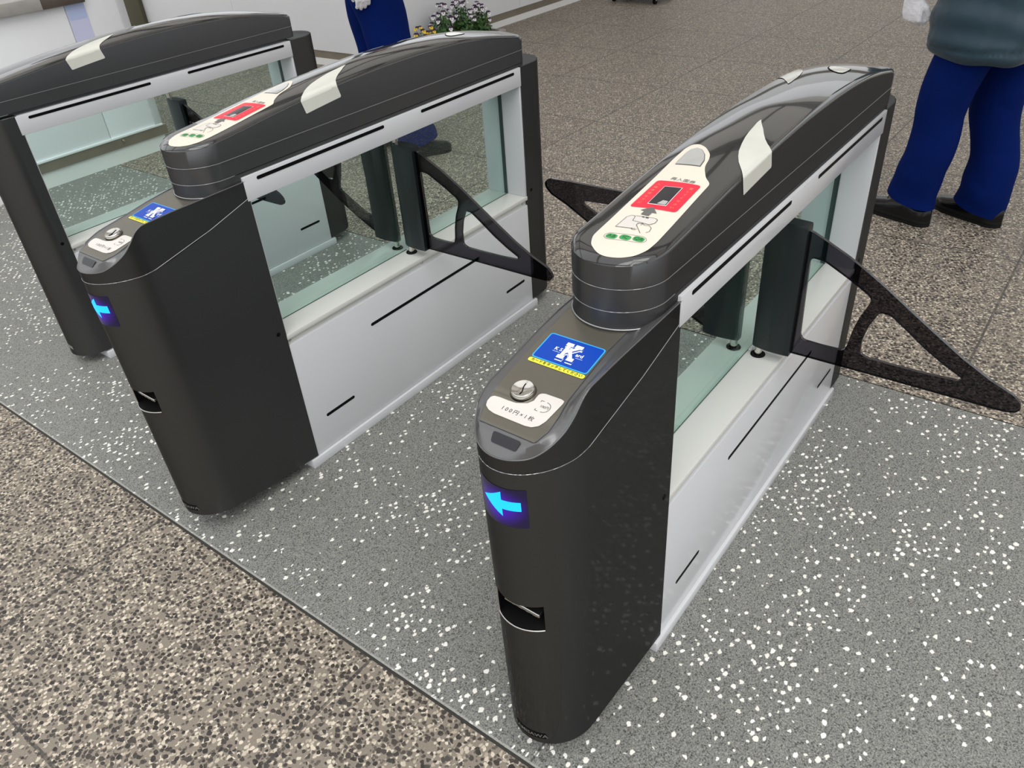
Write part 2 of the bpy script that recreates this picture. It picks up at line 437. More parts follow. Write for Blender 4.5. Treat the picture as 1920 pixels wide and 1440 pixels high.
# ---------------------------------------------------------------- one ticket gate
W2 = 2*C
def build_post_front(root):
    # body shell: plan runs from (0,W2) round the nose to (0,0); a slot is left open for returned cards
    ths = [math.pi/2*(1-2*k/40.) for k in range(41)]
    S = [('f', 0., W2), ('f', -.08, W2), ('f', -.16, W2)]+[('n', t) for t in ths]+[('f', -.16, 0.), ('f', -.08, 0.), ('f', 0., 0.)]
    def pos(s, z):
        if s[0] == 'f': return Vector((s[1], s[2], z))
        return Vector((NX0-nose_a(z)*math.cos(s[1]), C+B*math.sin(s[1]), z))
    SY0, SY1, SZ0, SZ1 = .035, .118, .404, .462
    zs = [.03, .10, .14, .18, .22, .30, SZ0, .418, .432, .447, SZ1, .50, .58, .64, .70]
    bm = bmesh.new(); grid = []
    for s in S:
        p = pos(s, .75); top = lerp_tab(ZL, p.x)-.0012 if s[0] == 'n' or s[1] < 0 else .8108
        col = [bm.verts.new(pos(s, z)) for z in zs]+[bm.verts.new(pos(s, top))]; col[0].co.z = .030-.088*col[0].co.x
        q = pos(s, top); inn = Vector((q.x*.94, C+(q.y-C)*.9, top)); col.append(bm.verts.new(inn)); grid.append((s, col))
    for (s0, a), (s1, b) in zip(grid, grid[1:]):
        for k in range(len(a)-1):
            if s0[0] == 'n' and s1[0] == 'n' and k+1 < len(zs):
                ym = (a[k].co.y+b[k].co.y)/2
                if SY0 < ym < SY1 and zs[k] >= SZ0-1e-6 and zs[k+1] <= SZ1+1e-6: continue
            bm.faces.new((a[k], b[k], b[k+1], a[k+1]))
    bm.faces.new([c[0] for _, c in grid])
    bm.faces.new([grid[0][1][k] for k in range(len(zs)+2)]+[grid[-1][1][k] for k in range(len(zs)+1, -1, -1)])
    body = bm_obj('front_post', bm, M['body'], root, 35)
    # card return pocket behind the opening
    bm = bmesh.new(); r0 = []; r1 = []
    ys = [a[0].co for a in []]
    yy = [C+B*math.sin(t) for t in ths]; ed = []
    sel = [k for k in range(40) if SY0 < (yy[k]+yy[k+1])/2 < SY1]
    ya, yb = yy[sel[-1]+1], yy[sel[0]]
    n = 12
    for k in range(n+1):
        y = ya+(yb-ya)*k/n
        ed.append((y, SZ0))
    loop = [(ya+(yb-ya)*k/n, SZ0) for k in range(n+1)]+[(yb+(ya-yb)*k/n, SZ1) for k in range(n+1)]
    A = [bm.verts.new(nose_map(-.0006)(y, z)) for y, z in loop]
    Bv = [bm.verts.new(Vector((-.32, C+(y-C)*.85, z+(.012 if z == SZ0 else 0)))) for y, z in loop]
    m = len(loop)
    for k in range(m): bm.faces.new((A[k], A[(k+1) % m], Bv[(k+1) % m], Bv[k]))
    bm.faces.new(Bv)
    bm_obj('return_pocket', bm, M['black'], body)
    bm = bmesh.new()     # steel lip along the lower edge and up the left edge
    pts = [nose_map(.0012)(ya+(yb-ya)*k/16, SZ0-.001) for k in range(17)]+[nose_map(.0012)(yb, SZ0+.02), nose_map(.0008)(yb, SZ1)]
    for a, b in zip(pts, pts[1:]): add_cyl(bm, a, b, .0016, seg=8)
    bm_obj('return_lip', bm, M['steel'], body, 50)
    bm = bmesh.new(); add_box(bm, (-.361, ya+.008, .431), (-.340, yb-.008, .438), .001, 1)
    for k in range(4): add_box(bm, (-.3618, ya+.014+k*.014, .4325), (-.359, ya+.020+k*.014, .4365), 0)
    bm_obj('return_shutter', bm, M['steel'], body)
    # lit arrow screen
    decal('arrow_screen', [rounded([(.122, .641), (.122, .716), (.0415, .716), (.0415, .641)], .003)], nose_map(.0006), M['screen'], body, .006)
    arrow = [(.1120, .6845), (.0765, .7085), (.0765, .6930), (.0490, .6930), (.0490, .6755), (.0765, .6755), (.0765, .6605)]
    o = decal('arrow_sign', [arrow], nose_map(.0012), M['arrowlit'], body, .006); o['label'] = 'glowing cyan arrow pointing left'
    decal('maker_plate', [rounded([(.112, .078), (.112, .096), (.047, .096), (.047, .078)], .002)], nose_map(.0006), M['black'], body, .006)
    text('maker_lettering', [('KAMISAWA', .0140, (.080, .0870), (-1, 0), (0, 1), 1.0, .0002)], nose_map(.0012), M['greyink'], body, .006)
    for yb_, s_ in ((0, -1), (W2, 1)):
        bm = bmesh.new(); lathe(bm, [(0, .0012), (.0055, .0010), (.006, 0)], (-.0226, yb_, .4505), 16, (0, s_, 0))
        bm_obj('lock_hole', bm, M['black'], body, 40)
    # ---- cap with its sloping top
    us = [.0, .006, .014]+[.024*k for k in range(1, 21)]+[.52, .57, .63, .7, .8, .9, 1.0]
    NV = 88
    vs_ = [math.sin(math.pi/2*(-1+2*k/88.)) for k in range(89)]
    a = nose_a(.75)
    def xy(u, v):
        xn = NX0-a*math.sqrt(max(0, 1-v*v)); return xn*(1-u), C+B*v
    bm = bmesh.new(); G = []
    for v in vs_:
        row = []
        for u in us:
            x, y = xy(u, v); row.append(bm.verts.new((x, y, cap_h(x, y))))
        G.append(row)
    for i in range(NV):
        for k in range(len(us)-1): bm.faces.new((G[i][k], G[i][k+1], G[i+1][k+1], G[i+1][k]))
    rim = [r[0] for r in G]; rim = [G[0][k] for k in range(len(us)-1, 0, -1)]+rim+[G[-1][k] for k in range(1, len(us))]
    low = []; rimw = [bm.verts.new(v.co) for v in rim]
    rimpts = [v.co.copy() for v in rim]
    for rv in rim:
        x, y = rv.co.x, rv.co.y
        low.append(bm.verts.new((x, y, lerp_tab(ZL, x)+.0012)))
    for k in range(len(rim)-1): bm.faces.new((rimw[k], rimw[k+1], low[k+1], low[k])).material_index = 1
    inn = [bm.verts.new((w.co.x*.94, C+(w.co.y-C)*.9, w.co.z)) for w in low]
    for k in range(len(rim)-1): bm.faces.new((low[k], low[k+1], inn[k+1], inn[k]))
    cap = bm_obj('post_cap', bm, M['cap'], root, 40)
    cap.data.materials.append(M['capside'])
    bm = bmesh.new()      # narrow rounded rim bead
    for p, q in zip(rimpts, rimpts[1:]): add_cyl(bm, p, q, .0013, seg=8, caps=False)
    bm_obj('cap_rim', bm, M['cap'], cap, 80)
    # thin pale line painting the edge highlight where cap meets body
    bm = bmesh.new(); L = []
    for w in [(-.0, W2), (-.12, W2)]+[(NX0-a*math.sqrt(max(0, 1-v*v)), C+B*v) for v in vs_[::-1]]+[(-.12, 0), (-.0, 0)]:
        z = lerp_tab(ZL, w[0]); o_ = .0005 if w[0] > NX0 else .0
        sg = -1 if w[1] < C else 1
        L.append(Vector((w[0]-(.0005 if w[0] <= NX0 else 0), w[1]+sg*o_, z)))
    for p, q in zip(L, L[1:]): add_cyl(bm, p, q, .0007, seg=6, caps=False)
    bm_obj('cap_seam', bm, M['seam'], cap, 60)
    # bronze-grey instrument plate
    out = [(-.3545, .0370), (-.3520, .0335), (-.3300, .0295), (-.3000, .0310), (-.2680, .0365), (-.2237, .0385), (-.1593, .0395), (-.0848, .0360), (-.03, .0330),
           (-.03, .150), (-.16, .1505), (-.25, .1495), (-.30, .1465), (-.33, .1400), (-.3500, .1320), (-.3545, .1290)]
    plate = decal('instrument_plate', [out], cap_map(.0012), M['plate'], cap, .003)
    plate['label'] = 'bronze-grey instrument plate'
    # tiny step of the plate edge
    bm = bmesh.new(); cp = cap_map(.0008)
    E = []
    for p, q in zip(out, out[1:]+out[:1]):
        for t in (0, .25, .5, .75): E.append(cp(p[0]+(q[0]-p[0])*t, p[1]+(q[1]-p[1])*t))
    for p, q in zip(E, E[1:]+E[:1]): add_cyl(bm, p, q, .0007, seg=6, caps=False)
    bm_obj('plate_edge', bm, M['cap'], cap, 60)
    decal('sensor_window', [rounded([(-.3608, .0990), (-.3608, .0520), (-.3725, .0540), (-.3725, .0970)], .0035)], cap_map(.0018), M['blackgloss'], cap, .003)
    # contactless reader sticker
    rd = [(-.1575, .1395), (-.1575, .0410), (-.2155, .0405), (-.2155, .1390)]
    decal('reader_border', [rounded(rd, .006)], cap_map(.0018), M['cyan'], cap, .006)
    ri = [(-.1597, .1373), (-.1597, .0432), (-.2133, .0427), (-.2133, .1368)]
    o = decal('reader_sticker', [rounded(ri, .004)], cap_map(.0022), M['blue'], cap, .006); o['label'] = 'blue card reader sticker'
    # slab-serif K emblem: white with a blue gap and a dropped white shadow
    K = [(-.021, .5), (-.021, .28), (-.012, .28), (-.012, .14), (-.0, .27), (.0, .5)]
    def kpoly(cx, cy, s):
        P_ = [(-.50, .50), (-.08, .50), (-.08, .30), (-.17, .30), (-.17, .10), (.12, .30), (.04, .30), (.04, .50), (.50, .50), (.50, .30), (.38, .30), (.08, .06), (.36, -.30), (.50, -.30), (.50, -.50), (.10, -.50), (.10, -.30), (.14, -.30), (-.07, -.06), (-.17, -.13), (-.17, -.30), (-.08, -.30), (-.08, -.50), (-.50, -.50), (-.50, -.30), (-.40, -.30), (-.40, .30), (-.50, .30)]
        return [(cx+s*q, cy-s*.82*p) for p, q in P_]
    decal('emblem_shadow', [kpoly(-.1897, .0867, .0365)], cap_map(.0025), M['whiteink'], cap, .01)
    decal('emblem_gap', [kpoly(-.1875, .0872, .0376)], cap_map(.0028), M['blue'], cap, .01)
    decal('emblem_letter', [kpoly(-.1855, .0880, .0350)], cap_map(.0031), M['whiteink'], cap, .01)
    for tx_ in (('K S', .0095, (-.1862, .1080), RT, UP, 1.0, .0002), ('ard', .0095, (-.1865, .0705), RT, UP, 1.0, .0002)):
        text('reader_lettering', [tx_], cap_map(.0026), M['whiteink'], cap)
    for rl_ in ([(-.1918, .1150), (-.1918, .102), (-.1924, .102), (-.1924, .1150)], [(-.1922, .074), (-.1922, .062), (-.1928, .062), (-.1928, .074)]):
        decal('reader_rule', [rl_], cap_map(.0026), M['whiteink'], cap)
    decal('touch_strip', [rounded([(-.2168, .1390), (-.2168, .0400), (-.2252, .0400), (-.2252, .1390)], .004)], cap_map(.0020), M['yellow'], cap, .006)
    text('touch_lettering', [('カードをタッチしてください', .0066, (-.2210, .0890), RT, UP, 1.12, .0001)], cap_map(.0025), M['ink'], cap)
    # price sticker hugging the coin knob

    wp = [(-.3080, .1385), (-.3068, .1290), (-.3068, .1144), (-.3061, .1007), (-.3000, .0850), (-.2920, .0790), (-.2850, .0795), (-.2790, .0795), (-.2755, .0770), (-.2735, .0720), (-.2728, .0450), (-.2745, .0390), (-.2800, .0380), (-.2919, .0390), (-.3160, .0420), (-.3277, .0462), (-.3340, .0540), (-.3358, .0640), (-.3358, .1180), (-.3334, .1290), (-.3280, .1380), (-.3200, .1420), (-.3120, .1420)]
    o = decal('price_sticker', [rounded(wp, .0015)], cap_map(.0019), M['sticker'], cap, .003); o['label'] = 'white price sticker around the coin knob'
    text('price_lettering', [('100円×1枚', .0092, (-.3215, .0870), (.0, -1), UP, 1.50, .0000)], cap_map(.0022), M['ink'], cap, .006)
    text('coin_lettering', [('100円', .0058, (-.2965, .0580), RT, UP, 1.0, 0)], cap_map(.0022), M['ink'], cap)
    ic = [[(-.2965+.0090*math.cos(t), .0590-.0100*math.sin(t)) for t in [math.pi*k/14 for k in range(15)]], [(-.2872, .0640), (-.2872, .0685), (-.2900, .0685)], [(-.3030, .0685), (-.3058, .0685), (-.3058, .0640)]]
    decal('coin_drawing', strokes(ic, .0007), cap_map(.0022), M['ink'], cap)
    bm = bmesh.new(); c0 = Vector((-.2835, .1036, cap_h(-.2835, .1036)+.0005))
    nrm = Vector((-.18, 0, 1)).normalized()
    lathe(bm, [(.0, -.004), (.0183, -.004), (.0182, .0045), (.0177, .0070), (.0162, .0085), (.0148, .0081), (.0105, .0066), (.0052, .0058), (0, .0055)], c0, 40, nrm)
    kn = bm_obj('coin_knob', bm, M['chrome'], cap, 40); kn['label'] = 'round chrome coin knob'
    t1 = Vector((0, 1, 0)); t2 = nrm.cross(t1).normalized()
    bm = bmesh.new(); lathe(bm, [(0, .0), (.0195, .0), (.0195, .0008), (.0188, .0012)], c0-nrm*.0002, 32, nrm)
    bm_obj('knob_ring', bm, M['black'], cap, 40)
    bm = bmesh.new(); prev = None; pts = []
    for k in range(9):
        t = -1+k/4.; a_ = .0110*t
        p = c0+nrm*(.0057+.0030*(a_/.0185)**2)+t2*(-a_)+t1*(.0022*math.sin(t*2.2))
        pts.append(p)
    for p, q in zip(pts, pts[1:]): add_cyl(bm, p, q, .0009, seg=6)
    bm_obj('coin_slot', bm, M['black'], cap)
    return body

def build_post_rear(root, mirror=False):
    R0 = 1.066; X1 = 1.128; A = .088; H = .862
    if mirror: R0 = 1.060; X1 = 1.078
    fx = (lambda x: 1.06-x) if mirror else (lambda x: x)
    pts = [(R0, 0.)]+[(X1+A*math.cos(t), C+B*math.sin(t)) for t in [math.pi/2*(-1+2*k/32.) for k in range(33)]]+[(R0, W2)]
    bm = bmesh.new(); n = len(pts)
    rings = []
    for z, ins in ((.035, .0), (.045, 0), (H-.002, 0), (H, .002)):
        rings.append([bm.verts.new((fx(x-(ins if x > X1 else 0)), C+(y-C)*(1-ins/B), z)) for x, y in pts])
    for a, b in zip(rings, rings[1:]):
        for i in range(n): j = (i+1) % n; bm.faces.new((a[i], a[j], b[j], b[i]))
    bm.faces.new(rings[0][::-1]); bm.faces.new(rings[-1])
    po = bm_obj('front_post' if mirror else 'rear_post', bm, M['body'], root, 35)
    bm = bmesh.new(); lathe(bm, [(0, .0012), (.0055, .0010), (.006, 0)], (fx(R0+.0226), 0, .4505), 16, (0, -1, 0))
    bm_obj('lock_hole', bm, M['black'], po, 40)
    if mirror: box('maker_plate', (-.1065, .066, .060), (-.1050, .100, .073), M['steel'], po)

def build_hood(root, full=True):
    us = [0, .008, .02, .04, .07]+[.10+.9*k/44. for k in range(44)]+[.992, 1.0]
    vs_ = [math.sin(math.pi/2*(-1+2*k/44.)) for k in range(45)]
    XR = 1.100; RC = .022
    def xy(u, v, s=0.):
        hb = HB-s
        xn = HX0-(HR-s)*math.sqrt(max(0, 1-v*v))
        q = max(0., (abs(v)*hb-(hb-RC))/RC); xr = XR-s-RC*(1-math.sqrt(max(0, 1-min(1, q)**2)))
        return xn+(xr-xn)*u, C+hb*v
    def loop(s=0.):
        L = [xy(u, -1, s) for u in us[::-1]]+[xy(0, v, s) for v in vs_[1:-1]]+[xy(u, 1, s) for u in us]+[xy(1, v, s) for v in vs_[-2:0:-1]]
        return L
    def wall(bm, rings):
        R_ = [[bm.verts.new(p) for p in r] for r in rings]
        for a, b in zip(R_, R_[1:]):
            m = len(a)
            for k in range(m): j = (k+1) % m; bm.faces.new((a[k], a[j], b[j], b[k]))
        return R_
    bm = bmesh.new(); G = []
    for v in vs_:
        row = []
        for u in us:
            x, y = xy(u, v); rear = .010*max(0, (u-.985)/.015)**2
            row.append(bm.verts.new((x, y, hood_h(x, y)-rear)))
        G.append(row)
    for i in range(44):
        for k in range(len(us)-1): bm.faces.new((G[i][k], G[i][k+1], G[i+1][k+1], G[i+1][k]))
    top = [G[0][k] for k in range(len(us)-1, -1, -1)]+[G[i][0] for i in range(1, 44)]+[G[-1][k] for k in range(len(us))]+[G[i][-1] for i in range(43, 0, -1)]
    L = loop(0.); lo = [bm.verts.new((x, y, .9090)) for x, y in L]; L2 = loop(.003); lo2 = [bm.verts.new((x, y, .9090)) for x, y in L2]
    m = len(top)
    for k in range(m):
        j = (k+1) % m; bm.faces.new((top[k], top[j], lo[j], lo[k])).material_index = 1; bm.faces.new((lo[k], lo[j], lo2[j], lo2[k]))
    hood = bm_obj('hood', bm, M['hood'], root, 42)
    hood.data.materials.append(M['hoodside'])

    # skirt below the parting line and the neck on the front cap
    bm = bmesh.new()
    Lo, Li = loop(0.0), loop(.003)
    R_ = wall(bm, [[(x, y, .9065) for x, y in Li], [(x, y, .9065) for x, y in Lo], [(x, y, .8708) for x, y in Lo], [(x, y, .8708) for x, y in Li]])
    bm.faces.new(R_[-1])
    skirt = bm_obj('hood_skirt', bm, M['hoodside'], root, 42)
    bm = bmesh.new(); Ln = loop(.0008 if full else .020)
    R_ = wall(bm, [[(x, y, .8692) for x, y in Li], [(x, y, .8692) for x, y in Ln], [(x, y, (.8605 if x > 0 else .8605-.026*sstep(-x/.03))) for x, y in Ln]])
    bm_obj('hood_neck', bm, M['hoodside'], skirt, 42)
    if full:
        bm = bmesh.new(); P_ = [Vector((x, y, .8400)) for x, y in loop(-.0006) if x < .0]
        P_ = sorted(P_, key=lambda p: math.atan2(p.y-C, -(p.x+.03)))
        for p, q in zip(P_, P_[1:]): add_cyl(bm, p, q, .0014, seg=8, caps=False)
        bm_obj('neck_ring', bm, M['seam'], skirt, 60)
    for zz, nm in ((.9078, 'hood_seam'), (.8700, 'neck_seam')):  # pale tubes paint the edge highlight along the parting lines
        bm = bmesh.new(); Ls = loop(-.0001)
        P_ = [Vector((x, y, zz)) for x, y in Ls]
        for p, q in zip(P_, P_[1:]+P_[:1]):
            if zz < .9 and max(p.x, q.x) > 0.0: continue
            add_cyl(bm, p, q, .0007, seg=6, caps=False)
        bm_obj(nm, bm, M['seam'], skirt, 60)
    # cream label with its drawings
    def decals():
        lab = [(-.1085, .0700), (-.1035, .0530), (-.0900, .0370), (-.0690, .0280), (-.0450, .0265), (.0819, .0325), (.1504, .0355), (.1640, .0500), (.1884, .0640), (.2024, .0697), (.2232, .0734), (.2435, .0807), (.2676, .1002), (.2790, .1180), (.2765, .1300), (.2600, .1350), (.2100, .1335), (.1409, .1294), (.0238, .1260), (-.0656, .1225), (-.0880, .1120), (-.1020, .0950), (-.1080, .0830)]
        lb = decal('indicator_label', [rounded(lab, .008, 3)], hood_map(.0007), M['cream'], hood, .006); lb['label'] = 'cream instruction label'
        gl = [(.1930, .1220), (.1965, .0800), (.2180, .0830), (.2400, .0930), (.2560, .1060), (.2610, .1170), (.2540, .1240), (.2400, .1255), (.2100, .1245)]
        gl = [(x, y-.003) for x, y in gl]
        decal('indicator_rim', [[(.2265+(x-.2265)*1.05, .107+(y-.107)*1.07) for x, y in gl]], hood_map(.0010), M['greyink'], hood, .006)
        decal('indicator_lamp', [gl], hood_map(.0016), M['greylens'], hood, .006)
        rg = [(1.06-x-.0, W2-y) for x, y in gl]
        decal('rear_indicator_rim', [[(.8335+(x-.8335)*1.09, .059+(y-.059)*1.12) for x, y in rg]], hood_map(.0008), M['black'], hood, .006)
        decal('rear_indicator_lamp', [rg], hood_map(.0014), M['lens'], hood, .006)
        red = [(.0345, .1175), (.1290, .1185), (.1370, .0440), (.0445, .0415)]
        o = decal('scanner_frame', [rounded(red, .007)], hood_map(.0012), M['red'], hood, .006); o['label'] = 'red printed frame around the scanner window'
        ow = [(.0505, .0945), (.1120, .0965), (.1170, .0670), (.0545, .0640)]
        decal('scanner_edge', [ow], hood_map(.0016), M['whiteink'], hood, .006)
        oi = [(.0815+(x-.0835)*.95+.002, .0806+(y-.0806)*.94) for x, y in ow]
        decal('scanner_window', [oi], hood_map(.0020), M['blackgloss'], hood, .006)
        decal('scanner_mirror', [[(.0550, .0800), (.0680, .0760), (.0680, .0670), (.0560, .0660)]], hood_map(.0024), M['greylens'], hood, .006)
        ar = [(.0440, .0800), (.0285, .0945), (.0285, .0870), (.0170, .0870), (.0170, .0735), (.0285, .0735), (.0285, .0655)]
        decal('slot_arrow', [ar], hood_map(.0018), M['greyink'], hood, .01)
        text('label_title', [('再入園券', .0110, (.1405, .0790), RT, UP, 1.0, 0)], hood_map(.0012), M['greyink'], hood)
        text('frame_lettering', [(ch, .0068, (.0500+.0108*k, .1075+.0003*k), RT, UP, 1., 0) for k, ch in enumerate('に下を面券園入')], hood_map(.0018), M['goldink'], hood)
        text('frame_lettering', [(ch, .0068, (.0540+.0108*k, .0535), RT, UP, 1., 0) for k, ch in enumerate('いさだくてし置')], hood_map(.0018), M['goldink'], hood)
        card = [[(-.0300, .1040), (.0030, .1035), (.0090, .0990), (.0100, .0945), (.0080, .0915), (-.0045, .0890), (-.0055, .0600), (.0020, .0545), (.0120, .0550), (.0150, .0600), (.0105, .0915)],
                [(-.0300, .1040), (-.0250, .0735)], [(-.0060, .0700), (-.0120, .0710)],
                [(-.0330, .0600), (-.0140, .0770), (-.0085, .0770), (-.0065, .0710), (-.0100, .0650), (-.0080, .0580), (-.0130, .0520), (-.0230, .0500), (-.0280, .0530)],
                [(-.0250, .0790), (-.0285, .0770), (-.0285, .0730), (-.0250, .0700)]]
        fill = [(-.0300, .1040), (.0030, .1035), (.0090, .0990), (.0110, .0915), (.0150, .0600), (.0120, .0550), (.0020, .0545), (-.0055, .0600), (-.0065, .0710), (-.0085, .0770), (-.0140, .0770), (-.0250, .0735)]
        decal('ticket_drawing_fill', [fill], hood_map(.0011), M['sticker'], hood, .01)
        decal('ticket_drawing', strokes(card, .0007), hood_map(.0016), M['ink'], hood, .01)
        decal('ticket_mark', [[(.0118, .0810), (.0118, .0770), (.0098, .0770), (.0098, .0810)], [(.0122, .0750), (.0122, .0700), (.0098, .0700), (.0098, .0750)]], hood_map(.0018), M['ink'], hood, .01)
        def pill(x, y, rx, ry): return [(x+rx*math.copysign(abs(math.sin(t))**.7, math.sin(t)), y+ry*math.copysign(abs(math.cos(t))**.7, math.cos(t))) for t in [2*math.pi*k/24 for k in range(24)]]
        B_ = [(-.0575, .0945), (-.0530, .0735), (-.0485, .0535)]
        ring = arc(-.0575, .0955, .0085, .0115, 90-95, 90+95, 10); ring = [(-.0575+.0092*math.cos(t)*1.0, .0950+.0115*math.sin(t)) for t in [math.pi*k/10 for k in range(11)]]
        ring2 = [(-.0485-.0092*math.cos(t), .0530-.0115*math.sin(t)) for t in [math.pi*k/10 for k in range(11)]]
        decal('badge_outline', strokes([ring+ring2+[ring[0]]], .0006), hood_map(.0012), M['greyink'], hood, .01)
        decal('ticket_type_badges', [pill(x, y, .0066, .0090) for x, y in B_], hood_map(.0012), M['green'], hood, .01)
        text('badge_lettering', [(t, .0105, p, RT, UP, 1.0, 0) for t, p in zip(('AB', 'IC', 'QR'), B_)], hood_map(.0017), M['darkgreen'], hood)
    if full: decals()
    # wrap-over lamp lenses, one on each side
    def lens(side):
        def P_(x, w):   # w: distance from the side rim; negative = down the side wall
            yedge = C-HB
            if w >= 0:
                y = yedge+w*1.0; z = hood_h(x, max(y, yedge+.0004))+.0012
                if w < .004: y -= .0012*(1-w/.004)
            else:
                y = yedge-.0012; z = hood_h(x, yedge+.0004)+w
            return (x, y, z)
        out = [(.204, .0), (.207, -.010), (.213, -.031), (.216, -.032), (.327, -.029), (.329, -.026), (.324, -.008), (.322, .0), (.332, .0115), (.345, .0215), (.362, .0315), (.379, .0400), (.398, .0510), (.415, .0595), (.400, .0600), (.382, .0582), (.356, .0560), (.331, .0526), (.304, .0470), (.277, .0400), (.258, .0325), (.241, .0240), (.225, .0130), (.212, .0040)]
        bm = bmesh.new(); bm.faces.new([bm.verts.new((a, b, 0)) for a, b in out])
        bmesh.ops.triangulate(bm, faces=bm.faces)
        slice_bm(bm, .004)
        for v in bm.verts:
            x, y, z = P_(v.co.x, v.co.y)
            if side > 0: v.co = Vector((x, y, z))
            else:
                v.co = Vector((1.06-x, W2-y, z))
                # re-seat on the hood surface of the other end
                X = 1.06-x; Y = W2-y
                h0 = hood_h(x, max(y, C-HB+.0004)); h1 = hood_h(X, min(Y, C+HB-.0004)); v.co.z = z-h0+h1
        return bm
    for sd in (1, -1):
        o = bm_obj('lamp_lens', lens(sd), M['lens'], hood, 60, normals=False)
        o['label'] = 'milky lens wrapped over the hood edge'

# arm outlines, measured across the lane (y) and up (z)
ARM_O = [(-.010, .764), (-.030, .759), (-.060, .745), (-.107, .722), (-.150, .697), (-.189, .672), (-.272, .615), (-.352, .562), (-.410, .530), (-.455, .511), (-.470, .497), (-.474, .485), (-.466, .474), (-.450, .470), (-.410, .469), (-.229, .468), (-.053, .466), (-.010, .465)]
ARM_H1 = [(-.036, .704), (-.060, .702), (-.115, .674), (-.157, .650), (-.165, .641), (-.160, .622), (-.150, .598), (-.141, .560), (-.137, .525), (-.131, .507), (-.085, .505), (-.045, .506), (-.036, .515), (-.033, .609), (-.031, .695)]
ARM_H2 = [(-.186, .617), (-.206, .617), (-.242, .592), (-.283, .562), (-.324, .537), (-.362, .518), (-.357, .510), (-.296, .506), (-.223, .505), (-.180, .505), (-.165, .512), (-.164, .546), (-.171, .581)]
def poly_holes_mesh(outer, holes, zt):
    c = bpy.data.curves.new('plate', 'CURVE'); c.dimensions = '2D'; c.fill_mode = 'BOTH'; c.extrude = zt/2
    for L in [outer]+holes:
        s = c.splines.new('POLY'); s.points.add(len(L)-1); s.use_cyclic_u = True
        for i, (a, b) in enumerate(L): s.points[i].co = (a, b, 0, 1)
    o = bpy.data.objects.new('plate', c); COL.objects.link(o); bpy.context.view_layer.update()
    me = bpy.data.meshes.new_from_object(o.evaluated_get(bpy.context.evaluated_depsgraph_get()))
    bpy.data.objects.remove(o); return me
ARM_X = .535
def build_arm(root, side):
    def T(y, z): return (y, z) if side > 0 else (W2-y, 1.232-z)
    outer = rounded(ARM_O, .004, 3); h1 = rounded(ARM_H1, .007, 4); h2 = rounded(ARM_H2, .005, 4)
    me = poly_holes_mesh([T(*p) for p in outer], [[T(*p) for p in h1], [T(*p) for p in h2]], .008)
    for v in me.vertices: a, b, c = v.co; v.co = (ARM_X+c, a, b)
    me.materials.clear()
    me.materials.append(M['acrylic']); me.materials.append(M['acryledge'])
    for p in me.polygons: p.material_index = 0 if abs(p.normal.x) > .5 else 1
    # hub blade: lens-shaped plan, chamfered ends
    Y0, Y1, hw = -.021, .066, .0185
    plan = []
    for k in range(13):
        t = k/12.; y = Y0+(Y1-Y0)*t; w = hw*(.52+.48*math.sin(math.pi*min(1, .18+t*.82))**.8)
        if k == 12: w = hw*.42
        plan.append((y, w))
    ring2 = [(ARM_X-w, y) for y, w in plan]+[(ARM_X+w, y) for y, w in plan[::-1]]
    bm = bmesh.new(); rings = []
    for z, s in ((.4605, .90), (.4635, 1.0), (.768, 1.0), (.7735, .86)):
        rings.append([bm.verts.new((ARM_X+(x-ARM_X)*s, T(.025+(y-.025)*(.985 if s < 1 else 1), z)[0], z if side > 0 else 1.234-z)) for x, y in ring2])
    n = len(ring2)
    for a, b in zip(rings, rings[1:]):
        for i in range(n): j = (i+1) % n; bm.faces.new((a[i], a[j], b[j], b[i]))
    bm.faces.new(rings[0]); bm.faces.new(rings[-1][::-1])
    arm = bm_obj('barrier_arm', bm, M['hub'], root, 30)
    arm['label'] = 'black swing arm'
    mesh_obj('acrylic_wing', me, None, arm)
    yp = .053 if side > 0 else W2-.053
    for z0, z1 in ((.4352, .462), (.772, .8035)):
        bm = bmesh.new(); add_cyl(bm, (ARM_X, yp, z0), (ARM_X, yp, z1), .0088, seg=20)
        bm_obj('pivot_pin', bm, M['chrome'], arm, 40)
    bm = bmesh.new(); lathe(bm, [(.0095, .0), (.0168, .0), (.0168, .0018), (.0160, .0026), (.0105, .0026), (.0095, .0018)], (ARM_X, yp, .4352), 28)
    bm_obj('pivot_ring', bm, M['black'], arm, 40)

